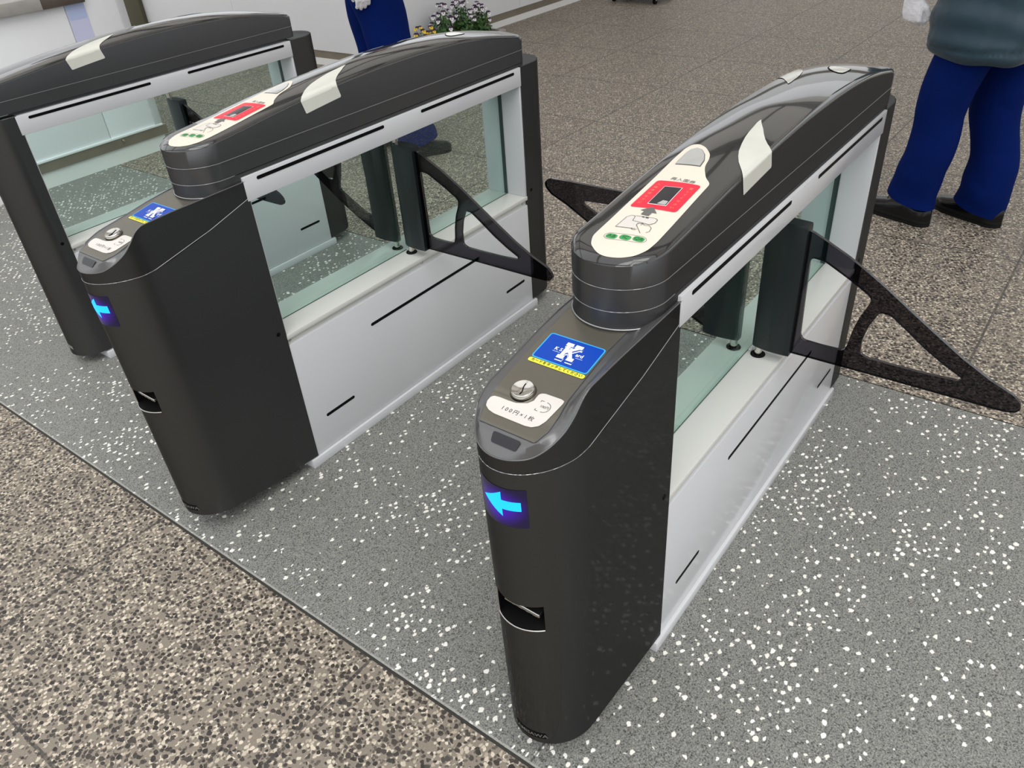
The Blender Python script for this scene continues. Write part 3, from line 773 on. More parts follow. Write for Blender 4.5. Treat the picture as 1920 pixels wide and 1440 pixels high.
def build_gate(full=True):
    root = empty('ticket_gate')
    if full: build_post_front(root)
    else: build_post_rear(root, True)
    build_post_rear(root)
    # white frame
    box('base_plinth', (-.026, -.006, 0), (1.084, W2+.006, .0285), M['white'], root, .002)
    pn = box('lower_panel', (-.003, .001, .0292), (1.0655, W2-.001, .4045), M['white'], root, .0035)
    def slots(name, L, yf, par, h=.0095):
        for x0, x1, z in L:
            for y0, dy in ((yf, -.0006), (W2-yf, .0006)):
                bm = bmesh.new()
                add_prism(bm, stadium(x0, x1, z, h), lambda a, b: Vector((a, y0+dy, b)), lambda a, b: Vector((a, y0-dy*4, b)))
                bm_obj(name, bm, M['black'], par)
    slots('panel_slot', [(.060, .170, .136), (.282, .786, .322), (.912, 1.020, .131)], .001, pn)
    ld = bmesh.new(); add_box(ld, (-.003, .010, .400), (1.0655, W2-.010, .424)); add_box(ld, (-.003, .0, .421), (1.0655, W2, .4350), .002)
    led = bm_obj('ledge', ld, M['ledge'], root, 40)
    for bx in (.012, .53, 1.045):
        for yb_, s_ in ((.010, -1), (W2-.010, 1)):
            bm = bmesh.new(); lathe(bm, [(0, .002), (.0028, .002), (.0042, .0005), (.0042, -.004)], (bx, yb_, .4125), 12, (0, s_, 0))
            bm_obj('bolt', bm, M['steel'], led, 40)
    rl = box('top_rail', (-.006, -.0012, .8035), (1.064, W2+.0012, .8602), M['white'], root, .0012)
    slots('rail_slot', [(.031, .452, .8485), (.598, 1.030, .8485)], -.0012, rl, .0085)
    box('rear_jamb', (1.056, .003, .435), (1.0658, W2-.003, .8035), M['white'], root, .001)
    box('front_jamb', (-.0005, .004, .435), (.004, W2-.004, .8035), M['white'], root, .0005)
    gl = box('glass_pane', (.0045, .080, .4355), (1.0555, .088, .8032), M['glass'], root)
    bm = bmesh.new(); add_box(bm, (.0045, .0788, .4352), (1.0550, .0800, .4368)); add_box(bm, (1.0535, .0775, .4355), (1.0560, .0905, .8034))
    bm_obj('glass_gasket', bm, M['glassedge'], gl)
    bm = bmesh.new(); add_box(bm, (.538, .0705, .4352), (.566, .0785, .4400), .002); add_box(bm, (.543, .0725, .4398), (.561, .0765, .4408))
    cl = bm_obj('glass_clip', bm, M['white'], gl, 40)
    build_arm(root, 1)
    if full: build_arm(root, -1)
    build_hood(root, full)
    return root
gate = build_gate()
gates = [(0, 'grey ticket gate nearest the camera, standing at the right, its smoked arm reaching furthest right'),
         (1.103, 'grey ticket gate in the middle, between the two others, its cream label half in view'),
         (2.216, 'plain dark ticket gate at the far left before the white booth, without coin knob')]
for i, (y, lab) in enumerate(gates):
    g = (gate, None, None)[i] or (copy_tree(gate) if i == 1 else build_gate(False))
    g.location = (0 if i == 0 else .003*i, y, 0)
    tag(g, lab, 'ticket gate', 'entrance ticket gates')

# ---------------------------------------------------------------- walls, booth, notice
M['panel'] = plain('white_wall_panel', (.84, .85, .875), .4, 0, .1, .2, var=.03, var_scale=2)
M['olive'] = plain('olive_brown_post_paint', (.075, .07, .04), .5, var=.08)
M['band'] = plain('weathered_metal_band', (.27, .235, .185), .38, .5, var=.2, var_scale=7, bump=.1, bump_scale=120)
M['basewhite'] = plain('white_painted_plinth', (.78, .78, .77), .5, var=.03, var_scale=4)
M['concrete'] = plain('grey_counter_stone', (.36, .345, .325), .55, var=.22, var_scale=14, bump=.2, bump_scale=90)
M['brownc'] = plain('brown_counter_end', (.085, .065, .055), .4, var=.15, var_scale=10)
M['paper'] = plain('lavender_printed_paper', (.60, .61, .83), .5, var=.03)
M['paperlight'] = plain('pale_print_area', (.72, .74, .92), .5, var=.02)
M['paperblue'] = plain('blue_print_shape', (.47, .55, .80), .5, var=.05)
def wall_run(name, p0, p1, thick, h, seams, nrm):
    """white panelled wall on a plinth: local x along the wall, front at local y=0"""
    p0, p1 = Vector(p0), Vector(p1); L = (p1-p0).length
    ang = math.atan2((p1-p0).y, (p1-p0).x)
    o = empty(name, (p0.x, p0.y, 0), ang); o['kind'] = 'structure'
    box('wall_plinth', (0, .004*nrm if nrm > 0 else -thick, 0), (L, thick if nrm > 0 else -.004, .052), M['basewhite'], o)
    box('wall_band', (0, .012 if nrm > 0 else -thick, .052), (L, thick if nrm > 0 else -.012, .112), M['band'], o)
    xs = [0]+seams+[L]
    for a, b in zip(xs, xs[1:]):
        box('wall_panel', (a+.0015, 0 if nrm > 0 else -thick, .112), (b-.0015, thick if nrm > 0 else 0, h), M['panel'], o, .003)
    return o
wall_run('wall_left', (3.46, 4.40), (12.0, 4.40), .12, 1.5, [2.0, 4.0, 6.0], 1)
wall_run('wall_back', (3.46, 4.40), (3.46, 9.2), .12, 1.5, [1.60, 3.01, 3.31], -1)

def booth():
    o = empty('ticket_booth', (.4, 4.3, 0)); Y = 4.235-4.3; ox = -.4
    def bx(n, lo, hi, m, **k): return box(n, (lo[0]+ox, lo[1]-4.3, lo[2]), (hi[0]+ox, hi[1]-4.3, hi[2]), m, o, **k)
    bx('plinth', (-1.5, 4.240, 0), (1.545, 5.4, .088), M['basewhite'])
    k = bx('kick_band', (-1.5, 4.228, .088), (1.570, 5.4, .142), M['band'])
    k['label'] = 'brushed metal kick band'
    for a, b, h in ((-1.5, .40, .868), (.40, 1.212, .868), (1.2135, 1.545, 1.9)):
        bx('wall_panel', (a, 4.232, .142), (b-.002, 5.4, h), M['panel'], bevel=.004)
    bx('panel_lip', (-1.5, 4.222, .142), (1.545, 4.236, .156), M['panel'], bevel=.003)
    bx('corner_trim', (1.500, 4.226, .158), (1.546, 4.234, 1.9), M['white'], bevel=.002)
    bx('counter_top', (-1.5, 4.195, .868), (1.085, 5.0, .93), M['concrete'], bevel=.004)
    bx('counter_end', (1.085, 4.200, .868), (1.320, 4.99, .935), M['brownc'], bevel=.004)
    bx('booth_wall', (-1.5, 5.0, .868), (1.245, 5.4, 1.9), M['panel'])
    bm = bmesh.new(); lathe(bm, [(0, .022), (.006, .022), (.0075, .018), (.0075, -.002)], (1.27+ox, 4.228-4.3, .128), 14, (0, -1, 0))
    bm_obj('hose_tap', bm, M['chrome'], o, 40)
    tag(o, 'white panelled ticket booth with grey counter behind the far left gate', 'booth')
booth()
def post():
    o = box('panel_post', (-.02, -.15, 0), (.02, .15, 1.9), M['olive'], None, .004)
    o.location = (3.435, 7.56, 0); tag(o, 'olive brown upright panel between the white booth and the white wall', 'post')
    o2 = None
post()
def notice():
    o = empty('paper_notice', (1.265, 4.232, .50))
    box('sheet', (-.052, -.0022, -.02), (.056, -.0008, .372), M['paper'], o)
    bm = bmesh.new(); add_prism(bm, rounded([(-.03, .04), (.045, .03), (.05, .12), (.02, .17), (-.04, .19), (-.02, .12)], .01), lambda a, b: Vector((a, -.0030, b)), lambda a, b: Vector((a, -.0022, b)))
    bm_obj('print_shape', bm, M['paperblue'], o)
    box('print_block', (-.050, -.0028, .29), (.052, -.0022, .366), M['paperblue'], o)
    tag(o, 'lavender paper notice with pale blue print on the white booth front', 'notice')
notice()

# ---------------------------------------------------------------- steel frame of the entrance roof (mirrored in the glossy hoods)
M['roofsteel'] = plain('grey_roof_steel', (.10, .105, .105), .5, .3, var=.1)
def roof_frame():
    o = empty('ceiling', (2.5, 1.5, 4.4)); o['kind'] = 'structure'
    for x in (-1.2, 1.2, 3.2, 5.4, 8.2):
        box('roof_beam', (x-2.5-.09, -7, -.22), (x-2.5+.09, 9, 0), M['roofsteel'], o)
    for y in (-3.5, -.8, 1.9, 4.6, 7.3):
        box('roof_purlin', (-3.9, y-1.5-.05, -.12), (6.0, y-1.5+.05, 0), M['roofsteel'], o)
    for x, y in ((-1.2, -5.2), (8.2, -5.2), (-1.2, 10.2), (8.2, 10.2)):
        box('roof_column', (x-2.5-.09, y-1.5-.09, -4.4), (x-2.5+.09, y-1.5+.09, -.22), M['roofsteel'], o)
roof_frame()
def roof_sheet():
    m, nt, b = newmat('translucent_roof_sheet'); nt.nodes.remove(b); out = nt.nodes['Material Output']
    tl = N(nt, 'BsdfTranslucent', inp={0: (.82, .80, .775, 1)}); df = N(nt, 'BsdfDiffuse', inp={0: (.7, .69, .67, 1)})
    n1 = N(nt, 'TexNoise', inp={'Vector': N(nt, 'TexCoord').outputs['Object'], 'Scale': .7})
    mx = N(nt, 'MixShader', inp={0: .3, 1: tl.outputs[0], 2: df.outputs[0]}); nt.links.new(mx.outputs[0], out.inputs[0])
    o = box('ceiling_sheet', (1.3, -6, 4.42), (9.5, 9.5, 4.46), m); o['kind'] = 'structure'
roof_sheet()
def far_wall():  # unseen building front, added to darken the far horizon in the reflections
    o = empty('wall_far_added', (17, 3, 0)); o['kind'] = 'structure'
    box('facade', (0, -11.8, 0), (.4, 10.9, 5.2), M['panel'], o)
    box('facade_band', (-.04, -11.7, 2.2), (.02, 10.8, 3.1), M['olive'], o)
    box('facade_base', (-.05, -11.7, 0), (.02, 10.8, .5), M['concrete'], o)
far_wall()

# ---------------------------------------------------------------- people
def remesh(bm, voxel, smooth_it, name):
    me = bpy.data.meshes.new(name); bmesh.ops.recalc_face_normals(bm, faces=bm.faces); bm.to_mesh(me); bm.free()
    o = bpy.data.objects.new(name, me); COL.objects.link(o)
    r = o.modifiers.new('r', 'REMESH'); r.mode = 'VOXEL'; r.voxel_size = voxel
    if smooth_it:
        s = o.modifiers.new('s', 'SMOOTH'); s.iterations = smooth_it; s.factor = .5
    bpy.context.view_layer.update()
    out = bpy.data.meshes.new_from_object(o.evaluated_get(bpy.context.evaluated_depsgraph_get()))
    bpy.data.objects.remove(o); bpy.data.meshes.remove(me)
    return out
def limb(bm, pts, seg=18):
    """pts: (position, radius along side, radius along front); closed tapered tube with rounded ends"""
    P_ = [Vector(p[0]) for p in pts]; rings = []
    n = len(P_)
    for i, (p, ra, rb) in enumerate(pts):
        d = (P_[min(n-1, i+1)]-P_[max(0, i-1)]).normalized()
        side = Vector((0, 1, 0))-d*d.y
        if side.length < .1: side = Vector((1, 0, 0))-d*d.x
        side.normalize(); fr = d.cross(side)
        rings.append([bm.verts.new(P_[i]+side*ra*math.cos(2*math.pi*k/seg)+fr*rb*math.sin(2*math.pi*k/seg)) for k in range(seg)])
    for a, b in zip(rings, rings[1:]):
        for k in range(seg): j = (k+1) % seg; bm.faces.new((a[k], a[j], b[j], b[k]))
    for ring, i, s in ((rings[0], 0, -1), (rings[-1], n-1, 1)):
        d = (P_[min(n-1, i+1)]-P_[max(0, i-1)]).normalized()*s
        r = min(pts[i][1], pts[i][2])
        mid = [bm.verts.new(P_[i]+(v.co-P_[i])*.7+d*r*.6) for v in ring]
        for k in range(seg): j = (k+1) % seg; bm.faces.new((ring[k], ring[j], mid[j], mid[k]))
        tip = bm.verts.new(P_[i]+d*r*.9)
        for k in range(seg): j = (k+1) % seg; bm.faces.new((mid[k], mid[j], tip))
def ellipsoid(bm, c, r, seg=20):
    q = bmesh.ops.create_uvsphere(bm, u_segments=seg, v_segments=seg//2, radius=1)
    for v in q['verts']: v.co = Vector((c[0]+v.co.x*r[0], c[1]+v.co.y*r[1], c[2]+v.co.z*r[2]))
def cloth(name, col, rough=.8, sheen=.2, crease=.5, scale=9, spec=.3):
    m, nt, b = newmat(name)
    t = N(nt, 'TexCoord').outputs['Object']
    n1 = N(nt, 'TexNoise', inp={'Vector': t, 'Scale': float(scale), 'Detail': 3., 'Distortion': .6})
    n2 = N(nt, 'TexNoise', inp={'Vector': t, 'Scale': 420., 'Detail': 2.})
    nt.links.new(mixc(nt, n2.outputs[0], tuple(c*.85 for c in col), tuple(c*1.12 for c in col)), b.inputs['Base Color'])
    b.inputs['Roughness'].default_value = rough; b.inputs['Sheen Weight'].default_value = sheen; b.inputs['Specular IOR Level'].default_value = spec
    bp = N(nt, 'Bump', inp={'Strength': crease, 'Distance': .03, 'Height': n1.outputs[0]})
    bp2 = N(nt, 'Bump', inp={'Strength': .15, 'Distance': .001, 'Height': n2.outputs[0], 'Normal': bp.outputs[0]})
    nt.links.new(bp2.outputs[0], b.inputs['Normal'])
    return m
M['trouser'] = cloth('navy_uniform_wool', (.001, .010, .092), .9, .0, .45, 6, .08)
M['jacket'] = cloth('teal_padded_nylon', (.017, .043, .064), .5, .1, .35, 7, .4)
M['navyjacket'] = cloth('navy_jacket_cloth', (.004, .011, .07), .75, .1, .5, 8)
M['glove'] = cloth('white_cotton_glove', (.90, .89, .93), .85, .2, .3, 30)
M['skin'] = plain('skin', (.48, .30, .22), .5, var=.05, var_scale=30)
M['hair'] = plain('dark_hair', (.012, .010, .009), .45, var=.3, var_scale=60, bump=.4, bump_scale=300)
M['shoe'] = plain('polished_black_leather', (.003, .003, .0035), .22, 0, .0, .08, var=.1, spec=.35)
M['shoedull'] = plain('dull_black_leather', (.007, .008, .008), .5, var=.1, bump=.1, spec=.2)
M['sole'] = plain('black_rubber_sole', (.005, .005, .005), .55, var=.1, spec=.25)
M['lips'] = plain('lip_skin', (.40, .17, .14), .5, var=.03)
M['eye'] = plain('eye_white', (.8, .8, .78), .2, var=.02)

def hand_mesh(palm_dir, curl, thumb_side, s=1.0):
    """a gloved hand hanging from the wrist at the origin along -z; palm faces +x; thumb on thumb_side (+-y)"""
    bm = bmesh.new()
    limb(bm, [((0, 0, .035), .030, .026), ((0, 0, 0), .030, .022), ((0, 0, -.03), .039, .019), ((.0, 0, -.065), .043, .017), ((.002, 0, -.088), .041, .015)], 16)
    for k, (y, L, dz) in enumerate(((.030, .072, -.090), (.0105, .080, -.094), (-.0095, .074, -.092), (-.029, .058, -.085))):
        y *= thumb_side; a = 0; p = Vector((0, y, dz)); pts = [(tuple(p+Vector((0, 0, .02))), .0095, .0095), (tuple(p), .0095, .0095)]
        for f, c in ((.42, curl*.9), (.32, curl*1.2), (.26, curl*.8)):
            a += c; p = p+Vector((math.sin(a)*L*f, 0, -math.cos(a)*L*f)); r = .0092 if f > .4 else (.0085 if f > .3 else .0075)
            pts.append((tuple(p), r, r))
        limb(bm, pts, 12)
    ts = thumb_side
    limb(bm, [((.004, .026*ts, -.022), .013, .013), ((.016, .046*ts, -.050), .0115, .0115), ((.026, .050*ts, -.078), .0098, .0098), ((.034, .044*ts, -.098), .0085, .0085)], 12)
    for v in bm.verts: v.co *= s
    return remesh(bm, .0032, 3, 'hand')

def person(name, loc, rz, P, label, jacket='jacket', shoe='shoe'):
    """P: lengths and poses in the body frame: +x forward, +y left"""
    root = empty(name, loc, rz)
    hip = Vector(P['hip']); H = P['h']
    feet = {1: Vector(P['lf']), -1: Vector(P['rf'])}       # ankle points
    yaw = {1: P.get('ly', .15), -1: P.get('ry', -.15)}
    hands = {1: Vector(P['lh']), -1: Vector(P['rh'])}
    chest = hip+Vector((.01, 0, H*.225)); neck = hip+Vector((.0, 0, H*.345)); head = hip+Vector((.02, 0, H*.445))
    sh = {s: hip+Vector((-.01, s*H*.115, H*.305)) for s in (1, -1)}
    knee = {}; elbow = {}
    for s in (1, -1):
        h0 = hip+Vector((0, s*.098, 0)); knee[s] = (h0+feet[s])/2+Vector((P.get('bend', .03), s*.01, .0))
        elbow[s] = (sh[s]+hands[s])/2+Vector((-.06, s*.05, -.01))
    # body: one continuous mesh
    bm = bmesh.new()
    limb(bm, [(tuple(hip), .14, .10), (tuple(hip+Vector((0, 0, .12))), .13, .09), (tuple(chest), .155, .10), (tuple(chest+Vector((0, 0, .10))), .14, .085), (tuple(neck+Vector((0, 0, -.03))), .07, .06)])
    limb(bm, [(tuple(neck+Vector((0, 0, -.05))), .055, .055), (tuple(neck+Vector((.005, 0, .06))), .05, .053)])
    ellipsoid(bm, head+Vector((-.008, 0, .03)), (.094, .076, .098)); ellipsoid(bm, head+Vector((.018, 0, -.045)), (.066, .056, .066))
    ellipsoid(bm, head+Vector((.088, 0, -.012)), (.018, .013, .024)); ellipsoid(bm, head+Vector((.078, 0, -.062)), (.013, .024, .009)); ellipsoid(bm, head+Vector((.066, 0, -.095)), (.018, .022, .016))
    for s in (1, -1):
        ellipsoid(bm, head+Vector((-.005, s*.078, -.005)), (.022, .010, .032))
        ellipsoid(bm, head+Vector((.070, s*.030, .030)), (.014, .024, .009))
        limb(bm, [(tuple(sh[s]), .05, .05), (tuple(elbow[s]), .04, .04), (tuple(hands[s]+Vector((0, 0, .05))), .026, .026)])
        limb(bm, [(tuple(hip+Vector((0, s*.08, 0))), .08, .085), (tuple(knee[s]), .052, .056), (tuple(feet[s]+Vector((0, 0, .0))), .035, .038)])
    body = mesh_obj('body', remesh(bm, .012, 4, 'body'), M['skin'], root, 60)
    for s in (1, -1):
        b2 = bmesh.new(); ellipsoid(b2, head+Vector((.073, s*.030, .012)), (.012, .013, .0085)); bm_obj('eye', b2, M['eye'], body, 60)
        b2 = bmesh.new(); ellipsoid(b2, head+Vector((.082, s*.030, .012)), (.0045, .005, .005)); bm_obj('iris', b2, M['hair'], body, 60)
    b2 = bmesh.new(); ellipsoid(b2, head+Vector((.0865, 0, -.0625)), (.006, .022, .006)); bm_obj('mouth', b2, M['lips'], body, 60)
    b2 = bmesh.new(); ellipsoid(b2, head+Vector((-.020, 0, .048)), (.102, .086, .098)); ellipsoid(b2, head+Vector((-.045, 0, -.01)), (.068, .076, .078))
    mesh_obj('hair', remesh(b2, .008, 3, 'hair'), M['hair'], body, 60)
    # trousers
    bm = bmesh.new(); tw = P.get('tw', 1.)
    limb(bm, [(tuple(hip+Vector((0, 0, .16))), .165, .125), (tuple(hip+Vector((0, 0, .05))), .178, .138), (tuple(hip+Vector((0, 0, -.015))), .170, .115)])
    for s in (1, -1):
        h0 = hip+Vector((0, s*.092, -.02)); k = knee[s]; f = feet[s]
        limb(bm, [(tuple(h0), .092*tw, .118*tw), (tuple(h0.lerp(k, .5)), .086*tw, .112*tw), (tuple(k), .083*tw, .102*tw), (tuple(k.lerp(f, .5)+Vector((-.012, 0, 0))), .083*tw, .098*tw), (tuple(f+Vector((.0, 0, .06))), .084*tw, .106*tw), (tuple(f+Vector((.010, 0, .0))), .084*tw, .112*tw), (tuple(f+Vector((.016, 0, -.09))), .086*tw, .122*tw)])
    me = remesh(bm, .011, 5, 'trousers')
    b3 = bmesh.new(); b3.from_mesh(me)      # open, flat hems: cut below the ankle
    zc = P.get('hem', .052)
    bmesh.ops.bisect_plane(b3, geom=b3.verts[:]+b3.edges[:]+b3.faces[:], plane_co=(0, 0, zc), plane_no=(.22, 0, -1), clear_outer=True)
    me2 = bpy.data.meshes.new('trousers'); 
    for v in b3.verts:      # soft folds running down and bunching above the hem
        x, y, z = v.co; sc = .006*math.sin(z*19+y*14+x*9)+.0045*math.sin(z*43-x*21)*max(0, 1-z/.35)
        n = v.normal; v.co = v.co+n*sc
    b3.to_mesh(me2); b3.free()
    mesh_obj('trousers', me2, M['trouser'], root, 70)
    # jacket
    jh = P['jhem']; bm = bmesh.new(); jw = P.get('jw', 1.)
    jc = Vector((hip.x, 0, 0))
    limb(bm, [((jc.x, 0, jh+.02), .205*jw, .185*jw), ((jc.x, 0, jh+.06), .218*jw, .198*jw), ((jc.x, 0, jh+.16), .212*jw, .188*jw), ((jc.x, 0, hip.z+.12), .196*jw, .165*jw), ((chest.x, 0, chest.z+.02), .200*jw, .150*jw), ((chest.x, 0, chest.z+.12), .175*jw, .120*jw), (tuple(neck+Vector((0, 0, -.02))), .085, .085)], 28)
    for s in (1, -1):
        w = hands[s]+Vector((0, 0, .055))
        limb(bm, [(tuple(sh[s]+Vector((0, -s*.02, 0))), .082, .082), (tuple(elbow[s]), .070, .070), (tuple(elbow[s].lerp(w, .6)), .060, .060), (tuple(w), .050, .050)])
    me = remesh(bm, .012, 4, 'jacket'); b3 = bmesh.new(); b3.from_mesh(me)
    bmesh.ops.bisect_plane(b3, geom=b3.verts[:]+b3.edges[:]+b3.faces[:], plane_co=(0, 0, jh), plane_no=(0, 0, -1), clear_outer=False)
    dead = [f for f in b3.faces if f.calc_center_median().z < jh and abs(f.calc_center_median().y) < .26 and f.calc_center_median().x < hip.x+.22]
    bmesh.ops.delete(b3, geom=dead, context='FACES')
    for v in b3.verts:
        x, y, z = v.co
        v.co = v.co+v.normal*(.0045*math.sin(z*19+y*21+x*12)+.005*math.sin(y*34+x*29+z*13)+.004*math.sin(z*61-y*23))
        if z < jh+.05 and abs(y) < .3: v.co += v.normal*(.008*math.sin(math.pi*max(0, min(1, (z-jh)/.05)))-.006*(1-min(1, abs(z-jh-.05)/.01)))
    me2 = bpy.data.meshes.new('jacket'); b3.to_mesh(me2); b3.free()
    mesh_obj('jacket', me2, M[jacket], root, 70)
    # shoes
    for s in (1, -1):
        f = feet[s]; q = Matrix.Translation((f.x, f.y, 0)) @ Matrix.Rotation(yaw[s], 4, 'Z')
        def half(x):        # half width of the last
            t = (x+.098)/.308; w = .0475*min(1, (math.sin(math.pi*min(.5, t/.22*.5)))**.6 if t < .22 else 1)
            if t > .22: w = .0400+.0085*math.sin(math.pi*min(1, max(0, (t-.30)/.70)))
            if t > .78: w *= math.sqrt(max(0, 1-((t-.78)/.22)**2.2))
            if t < .22: w = .0415*math.sqrt(max(0, 1-(1-t/.22)**2.2))
            return max(w, .0008)
        xsn = [-.098+.308*k/36 for k in range(37)]
        def top(x):
            return lerp_tab([(-.098, .060), (-.09, .080), (-.03, .086), (.02, .098), (.06, .092), (.10, .074), (.15, .062), (.19, .054), (.21, .036)], x)
        bm = bmesh.new(); rr = []
        for x in xsn:
            w = half(x)*.97; h = top(x)-.028; ring = []
            for k in range(15):
                a = math.pi*k/14; ca, sa = math.cos(a), math.sin(a)
                ring.append(bm.verts.new((x, w*math.copysign(abs(ca)**.75, ca)*(1-.25*max(0, sa)**2*(1 if x < .08 else .3)), .027+h*abs(sa)**.7)))
            rr.append(ring)
        for a_, b_ in zip(rr, rr[1:]):
            for k in range(14): bm.faces.new((a_[k], a_[k+1], b_[k+1], b_[k]))
        bm.faces.new(rr[0]); bm.faces.new(rr[-1][::-1])
        bmesh.ops.transform(bm, matrix=q, verts=bm.verts)
        sh_o = bm_obj('shoe', bm, M[shoe], root, 50)
        out = [(x, half(x)) for x in xsn]+[(x, -half(x)) for x in xsn[::-1]]
        bm = bmesh.new()
        add_prism(bm, out, lambda a, b: Vector((a, b, 0.0)), lambda a, b: Vector((a*1.0, b, .013)))
        add_prism(bm, [(a*.985, b*.95) for a, b in out], lambda a, b: Vector((a, b, .013)), lambda a, b: Vector((a, b, .017)))
        add_prism(bm, out, lambda a, b: Vector((a, b, .017)), lambda a, b: Vector((a*.99, b*.97, .029)))
        bmesh.ops.transform(bm, matrix=q, verts=bm.verts)
        bm_obj('sole', bm, M['sole'], sh_o, 40)
        bm = bmesh.new()
        for k in range(4):
            x = .045+.018*k; z = .106-.009*k
            add_cyl(bm, (x, -.022, z-.012), (x+.008, .0, z-.001), .0022, seg=6); add_cyl(bm, (x+.008, .0, z-.001), (x, .022, z-.012), .0022, seg=6)
        bmesh.ops.transform(bm, matrix=q, verts=bm.verts)
        bm_obj('laces', bm, M['sole'], sh_o, 60)
        # gloves
        hm = hand_mesh(None, P.get('curl', .5), 1 if s < 0 else -1)
        ho = mesh_obj('glove', hm, M['glove'], root, 60)
        d = (hands[s]-elbow[s]).normalized()
        ho.location = hands[s]; rx = P.get('lhr' if s > 0 else 'rhr', (0, -.2, (math.pi/2 if s < 0 else -math.pi/2)))
        ho.rotation_euler = rx
        ho['label'] = 'white glove'
    tag(root, label, 'person')
    return root
F1 = (.38, .92)
person('person', (2.56, .03, 0), math.atan2(.92, .38),
       dict(h=1.66, hip=(.0, .0, .83), lf=(.085, .118, .085), rf=(-.095, -.095, .085), ly=.05, ry=-.05, lh=(.215, .20, .875), rh=(.10, -.30, .78), jhem=.665, jw=1.06, curl=.95, tw=.95, hem=.075, bend=.015),
       'person in teal padded jacket, navy trousers and white gloves standing at the right', 'jacket')
person('person', (2.16, 2.88, 0), math.radians(-35),
       dict(h=1.72, hip=(.0, .0, .86), lf=(-.02, .12, .085), rf=(.09, -.17, .085), ly=.3, ry=.0, lh=(.10, .32, .82), rh=(-.075, -.225, .915), jhem=.93, jw=.9, curl=.45, tw=1.12, bend=.02),
       'person in navy trousers standing behind the middle gate before the white wall', 'navyjacket', 'shoedull')

# ---------------------------------------------------------------- pansies
M['leaf'] = plain('pansy_leaf', (.035, .11, .015), .55, var=.5, var_scale=25)
M['pviolet'] = plain('dark_violet_petal', (.035, .008, .045), .6, var=.3, var_scale=60)
M['pwhite'] = plain('lilac_white_petal', (.80, .76, .80), .6, var=.12, var_scale=60)
M['pyellow'] = plain('yellow_petal', (.90, .60, .01), .6, var=.1, var_scale=60)
M['planter'] = plain('pale_concrete_trough', (.38, .36, .33), .8, var=.15, var_scale=12, bump=.3, bump_scale=80)
M['soil'] = plain('dark_soil', (.03, .02, .014), .95, var=.4, var_scale=40, bump=.8, bump_scale=60)
def trough():
    o = empty('planter_trough', (4.30, 4.23, 0))
    bm = bmesh.new()
    add_box(bm, (-.50, -.16, 0), (.50, -.13, .07)); add_box(bm, (-.50, .13, 0), (.50, .16, .07))
    add_box(bm, (-.50, -.13, 0), (-.47, .13, .07)); add_box(bm, (.47, -.13, 0), (.50, .13, .07)); add_box(bm, (-.47, -.13, 0), (.47, .13, .02))
    bm_obj('trough', bm, M['planter'], o)
    box('soil', (-.47, -.13, .02), (.47, .13, .055), M['soil'], o)
    tag(o, 'low pale planter trough of pansies at the foot of the white wall', 'planter')
trough()
def petal(bm, c, q, ang, L, w, curl, mi):
    pts = []
    for k in range(7):
        t = k/6.; pts.append((t*L, w*math.sin(math.pi*(.12+.80*t))**.8))
    ca, sa = math.cos(ang), math.sin(ang)
    A = []; Bq = []
    for l, ww in pts:
        for S, sg in ((A, 1), (Bq, -1)):
            x, y = l*ca-sg*ww*sa, l*sa+sg*ww*ca; z = curl*(l/L)**2*L+.0006*mi
            S.append(bm.verts.new(c+q @ Vector((x, y, z))))
    for k in range(6):
        f = bm.faces.new((A[k], A[k+1], Bq[k+1], Bq[k])); f.material_index = mi; f.smooth = True
def bloom(parent, c, nrm, s, kind):
    bm = bmesh.new(); q = nrm.to_track_quat('Z', 'Y')
    # find the turn that puts the two upper petals uppermost
    roll = 0
    ex = q @ Vector((1, 0, 0)); ey = q @ Vector((0, 1, 0)); roll = math.atan2(ey.z, ex.z)
    for a in (.5, -.5): petal(bm, c, q, roll+a, s*1.15, s*.62, -.1, 0)
    for a in (1.75, -1.75): petal(bm, c+q @ Vector((0, 0, .0015)), q, roll+a, s*.72, s*.40, .15, 1)
    petal(bm, c+q @ Vector((0, 0, .003)), q, roll+math.pi, s*.95, s*.55, .2, 1)
    for k in range(3):
        petal(bm, c+q @ Vector((0, 0, .005)), q, roll+math.pi+(-.6, 0, .6)[k], s*.30, s*.08, .1, 0)
    me = bpy.data.meshes.new('bloom'); bm.to_mesh(me); bm.free()
    me.materials.append(M['pviolet']); me.materials.append(M['pyellow' if kind == 'y' else 'pwhite'])
    o = bpy.data.objects.new('bloom', me); COL.objects.link(o); o.parent = parent
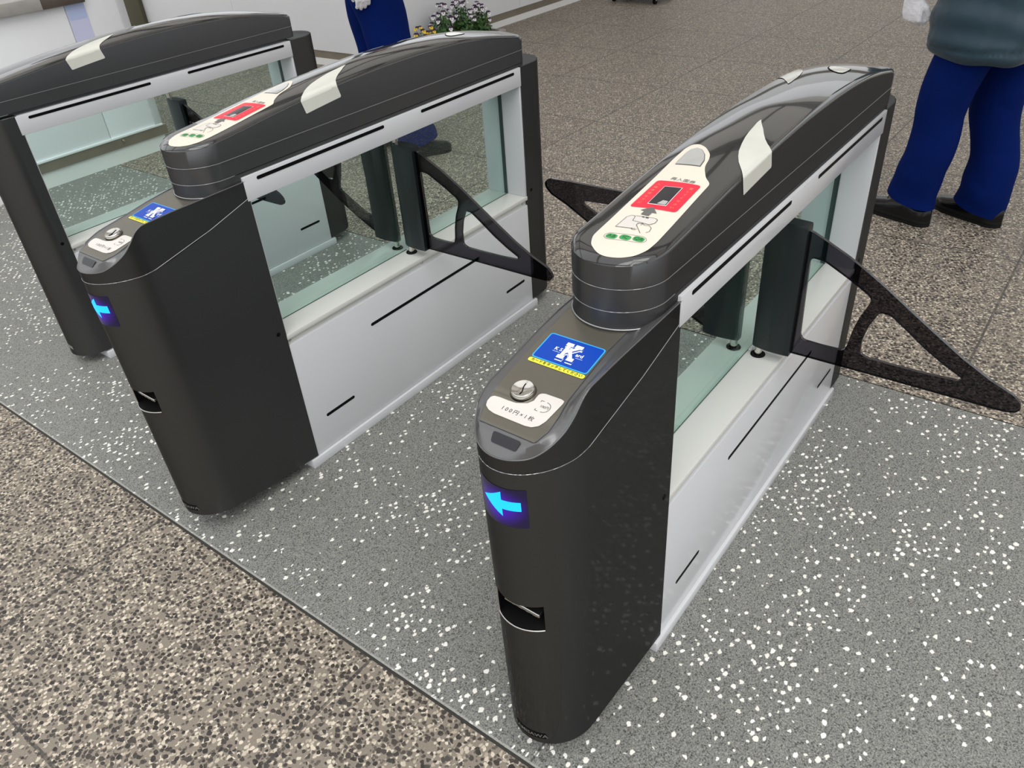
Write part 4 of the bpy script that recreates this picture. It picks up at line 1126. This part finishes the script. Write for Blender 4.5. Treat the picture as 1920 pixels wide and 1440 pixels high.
def plant(x, y, r, h, n, kind, label, rs):
    rnd = random.Random(rs); root = empty('pansy_plant', (x, y, .055))
    bm = bmesh.new()
    for k in range(int(420*r/.16)):
        a = rnd.uniform(0, 2*math.pi); rr = r*math.sqrt(rnd.random()); zt = (h-.05)*math.sqrt(max(0, 1-(rr/r)**2))*rnd.uniform(.25, 1)
        c = Vector((rr*math.cos(a), rr*math.sin(a), max(.005, zt)))
        q = Vector((math.cos(a)*.8+rnd.uniform(-.4, .4), math.sin(a)*.8+rnd.uniform(-.4, .4), rnd.uniform(.3, 1.2))).to_track_quat('Z', 'Y')
        petal(bm, c, q, rnd.uniform(0, 6.28), rnd.uniform(.022, .038), .009, rnd.uniform(-.3, .2), 0)
    for k in range(16):
        a = rnd.uniform(0, 2*math.pi); rr = r*rnd.random()
        add_cyl(bm, (rr*.3*math.cos(a), rr*.3*math.sin(a), -.005), (rr*math.cos(a), rr*math.sin(a), (h-.04)*rnd.uniform(.5, .95)), .0018, seg=5)
    bm_obj('foliage', bm, M['leaf'], root, None, normals=False)
    st = bmesh.new()
    for k in range(n):
        a = 2.4*k+rnd.uniform(-.3, .3); rr = r*1.02*math.sqrt((k+.5)/n)
        z = h*math.sqrt(max(.05, 1-(rr/(r*1.12))**2))*rnd.uniform(.86, 1.05)
        c = Vector((rr*math.cos(a), rr*math.sin(a), z))
        toc = Vector((-.72, -.62, .35)); nn = (Vector((math.cos(a)*.5, math.sin(a)*.5, .5))+toc*rnd.uniform(.5, 1.3)).normalized()
        bloom(root, c, nn, rnd.uniform(.019, .025), kind)
        add_cyl(st, c*.5, c-nn*.002, .0012, seg=5)
    bm_obj('stems', st, M['leaf'], root, None, normals=False)
    tag(root, label, 'plant', 'pansies in the trough')
plant(3.885, 4.22, .055, .20, 7, 'y', 'yellow pansy plant just right of the navy trousers', 1)
plant(4.005, 4.22, .055, .17, 6, 'y', 'yellow pansy plant beside the white and violet ones', 2)
plant(4.18, 4.23, .108, .31, 17, 'w', 'white and violet pansy plant next to the yellow ones', 3)
plant(4.41, 4.23, .112, .33, 20, 'w', 'white and violet pansy plant in the middle of the trough, the tallest', 4)
plant(4.64, 4.23, .108, .25, 16, 'w', 'white and violet pansy plant furthest right in the trough', 5)

# ---------------------------------------------------------------- wheeled stand cut off by the top edge
def stand():
    o = empty('wheeled_stand', (6.66, 3.78, 0), math.radians(90-4))
    bm = bmesh.new(); add_box(bm, (-.28, -.16, .075), (.28, .16, .105), .004); b = bm_obj('base_board', bm, M['hub'], o)
    bm = bmesh.new()
    for sx_ in (-1, 1): add_cyl(bm, (sx_*.22, 0, .10), (sx_*.22, 0, 1.1), .014, seg=12)
    bm_obj('upright_tube', bm, M['hub'], o, 40)
    box('sign_board', (-.26, -.012, .5), (.26, .012, 1.2), M['hub'], o, .003)
    for sx_ in (-1, 1):
        for sy_ in (-1, 1):
            bm = bmesh.new(); x, y = sx_*.24, sy_*.13
            add_cyl(bm, (x-.011, y, .028), (x+.011, y, .028), .028, seg=20)
            w = bm_obj('caster', bm, M['black'], o, 40)
            bm = bmesh.new(); add_box(bm, (x-.016, y-.012, .03), (x-.013, y+.012, .076)); add_box(bm, (x+.013, y-.012, .03), (x+.016, y+.012, .076))
            bm_obj('fork', bm, M['steel'], w)
    tag(o, 'dark wheeled stand on small casters cut off by the top edge', 'stand')
stand()
